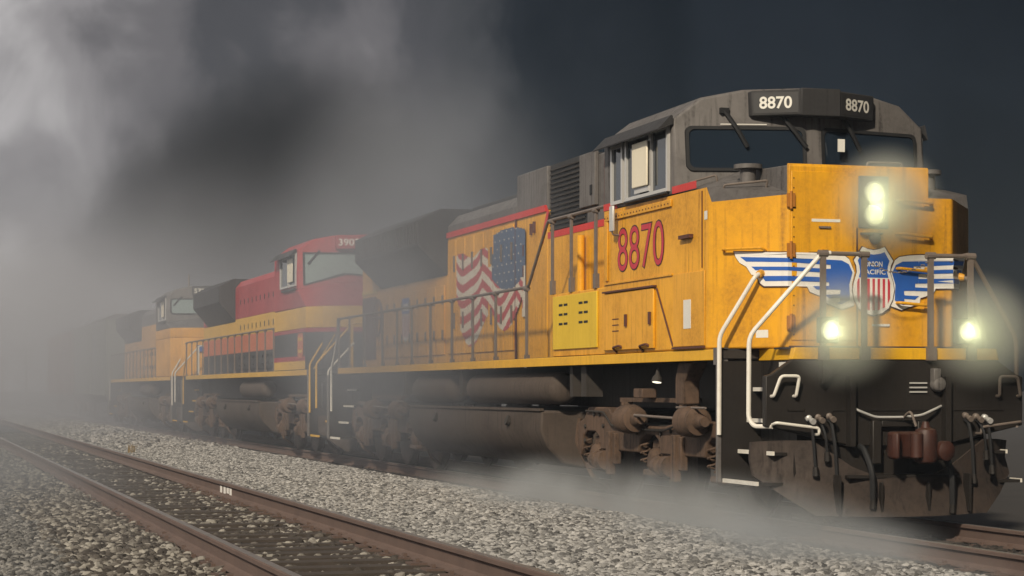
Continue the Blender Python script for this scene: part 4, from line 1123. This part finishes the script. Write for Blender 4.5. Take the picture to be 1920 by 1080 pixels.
def pole(x, y, h, label):
    p = MB().cyl((0, 0, -.6), (0, 0, h), .17, .11, 12).build('line_pole', 'wood', None)
    p.location = (x, y, 0)
    tag(p, label, 'pole', 'poles beside the line')
    MB().box(-.06, .06, -1.1, 1.1, h - .75, h - .63).build('crossarm', 'wood', p)
    for yy in (-.95, -.5, .5, .95): MB().lathe((0, yy, h - .63), (0, 0, 1), [(0, .02), (.06, .05), (.14, .04), (.16, .02)], 8).build('insulator', 'glass2', p)
pole(-176, 4.6, 6.8, 'wooden line pole nearest the boxcars, tallest in the smoke')
pole(-226, 4.6, 6.6, 'wooden line pole between two others far down the line')
pole(-282, 4.6, 6.6, 'farthest wooden line pole at the left edge')

# a dry weed tuft in the ballast
wd = MB(); rw = random.Random(9)
for i in range(26):
    a = rw.uniform(0, 6.28); l = rw.uniform(.10, .26); b = Vector((rw.uniform(-.08, .08), rw.uniform(-.08, .08), 0))
    tip = b + Vector((math.cos(a) * l * .5, math.sin(a) * l * .5, l)); sd = Vector((-math.sin(a), math.cos(a), 0)) * .006
    mid_ = (b + tip) / 2 + Vector((0, 0, .03))
    wd.add([b - sd, b + sd, mid_ + sd, tip, mid_ - sd], [(0, 1, 2, 3, 4)])
wo = wd.build('weed', plain('dry_grass', (.30, .20, .07), .8), None, 0, 0); wo.location = (-22.6, -5.2, .11)
tag(wo, 'small tuft of dry yellow weed growing in the pale ballast', 'weed')

# ------------------------------------------------------------------ air: haze and smoke
def volume_material(name, col, density, an=0., noise_scale=None, contrast=(.35, .65), soft=1.0):
    m = bpy.data.materials.new(name); m.use_nodes = True
    nt = m.node_tree; nt.nodes.clear(); N, L = nt.nodes, nt.links
    out = N.new('ShaderNodeOutputMaterial'); pv = N.new('ShaderNodeVolumePrincipled')
    pv.inputs['Color'].default_value = (*col, 1); pv.inputs['Anisotropy'].default_value = an
    pv.inputs['Density'].default_value = density
    L.new(pv.outputs[0], out.inputs['Volume'])
    if noise_scale:
        t = N.new('ShaderNodeTexCoord')
        ln = N.new('ShaderNodeVectorMath'); ln.operation = 'LENGTH'; L.new(t.outputs['Object'], ln.inputs[0])
        fo = N.new('ShaderNodeMapRange'); fo.interpolation_type = 'SMOOTHSTEP'
        fo.inputs[1].default_value = 1.0; fo.inputs[2].default_value = 1 - soft; fo.inputs[3].default_value = 0; fo.inputs[4].default_value = 1
        L.new(ln.outputs['Value'], fo.inputs[0])
        g = N.new('ShaderNodeNewGeometry')
        nz = N.new('ShaderNodeTexNoise'); nz.inputs['Scale'].default_value = noise_scale; nz.inputs['Detail'].default_value = 3
        L.new(g.outputs['Position'], nz.inputs['Vector'])
        mr = N.new('ShaderNodeMapRange'); mr.inputs[1].default_value = contrast[0]; mr.inputs[2].default_value = contrast[1]
        L.new(nz.outputs[0], mr.inputs[0])
        a = N.new('ShaderNodeMath'); a.operation = 'MULTIPLY'; L.new(fo.outputs[0], a.inputs[0]); L.new(mr.outputs[0], a.inputs[1])
        b = N.new('ShaderNodeMath'); b.operation = 'MULTIPLY'; L.new(a.outputs[0], b.inputs[0]); b.inputs[1].default_value = density
        L.new(b.outputs[0], pv.inputs['Density'])
    return m

hz = MB().box(-420, 26, -42, 42, -1.5, 7.6).build('haze', None, None, 0, 0)
hz.data.materials.append(volume_material('thin_haze', (.55, .63, .75), .0010))
hz['kind'] = 'stuff'; hz['label'] = 'thin grey haze hanging over the tracks'

def smoke(name, label, loc, rad, col, density, ns, contrast, soft=1.0, an=0.):
    m = MB(); n, k = 20, 12
    m.lathe((0, 0, -1), (0, 0, 1), [(1 - math.cos(math.pi * j / k), math.sin(math.pi * j / k)) for j in range(k + 1)], n)
    o = m.build(name, None, None, 0, 0)
    o.data.materials.append(volume_material(name + '_air', col, density, an, ns, contrast, soft))
    o.location = loc; o.scale = rad
    tag(o, label, 'smoke', None, 'stuff')
    return o
smoke('smoke', 'grey smoke bank swallowing the rear of the train', (-58, -2, 1.5), (48, 14, 8), (.72, .75, .84), .064, .17, (.34, .66), .65)
smoke('smoke', 'thick pale smoke over the freight cars at far left', (-82, -4, 2), (34, 13, 8), (.97, .97, .99), .026, .12, (.2, .6), .8)
smoke('smoke', 'dark charcoal plume rising behind the second locomotive', (-64, 4.0, 9.0), (30, 7, 5.0), (.08, .09, .11), .42, .17, (.36, .64), .9)
smoke('smoke', 'smoke rolling off the roof of the lead locomotive', (-13.5, -1.9, 3.1), (8.5, 2.6, 3.9), (.62, .66, .75), .34, .33, (.25, .65), .9)
smoke('smoke', 'pale mist drifting over the ballast below the lead locomotive', (-2.0, -2.4, -.05), (7.5, 1.8, .78), (.75, .78, .8), 2.4, .9, (.42, .66))
smoke('smoke', 'wisp of mist on the ballast at the lower right', (4.2, -3.2, .0), (3.4, 1.5, .55), (.7, .74, .78), 2.0, 1.1, (.40, .66))
smoke('smoke', 'thin smoke over the near foreground rail', (-8, -9.2, .2), (16, 3.2, 1.3), (.5, .54, .60), .20, .35, (.3, .7))

# headlight glow: mist balls added round the lamps to make halos, lit by spots
def halo_mist(loc, r, e, label, lamp, size):
    smoke('smoke', label, (loc[0] + r * .3, loc[1], loc[2]), (r, r, r), (1, 1, .95), 2.6, 1.5, (-.6, .3), 1.0, 0.)
    for (dy, dz) in size:
        ld = bpy.data.lights.new('headlight_beam', 'SPOT'); ld.energy = e / len(size); ld.color = (.95, 1, .56); ld.shadow_soft_size = 0
        ld.spot_size = R(175); ld.spot_blend = .6
        o = bpy.data.objects.new('headlight_beam', ld); C.objects.link(o); o.parent = lamp
        o.location = (loc[0], loc[1] + dy, loc[2] + dz); o.rotation_euler = (0, R(-90), 0)
TRI = [(0, .05), (-.045, -.03), (.045, -.03)]
halo_mist((-.455, .0, 3.285), .66, 17, 'added mist ball making the halo round the nose headlight', lead, [(a, b + d) for d in (-.115, .0, .115) for a, b in TRI])  # middle spots are added fill between the paired lamps
halo_mist((.11, -.765, 1.955), .66, 14, 'added mist ball making the halo round the left ditch light', lead, TRI)
halo_mist((.11, .755, 1.955), .66, 14, 'added mist ball making the halo round the right ditch light', lead, TRI)
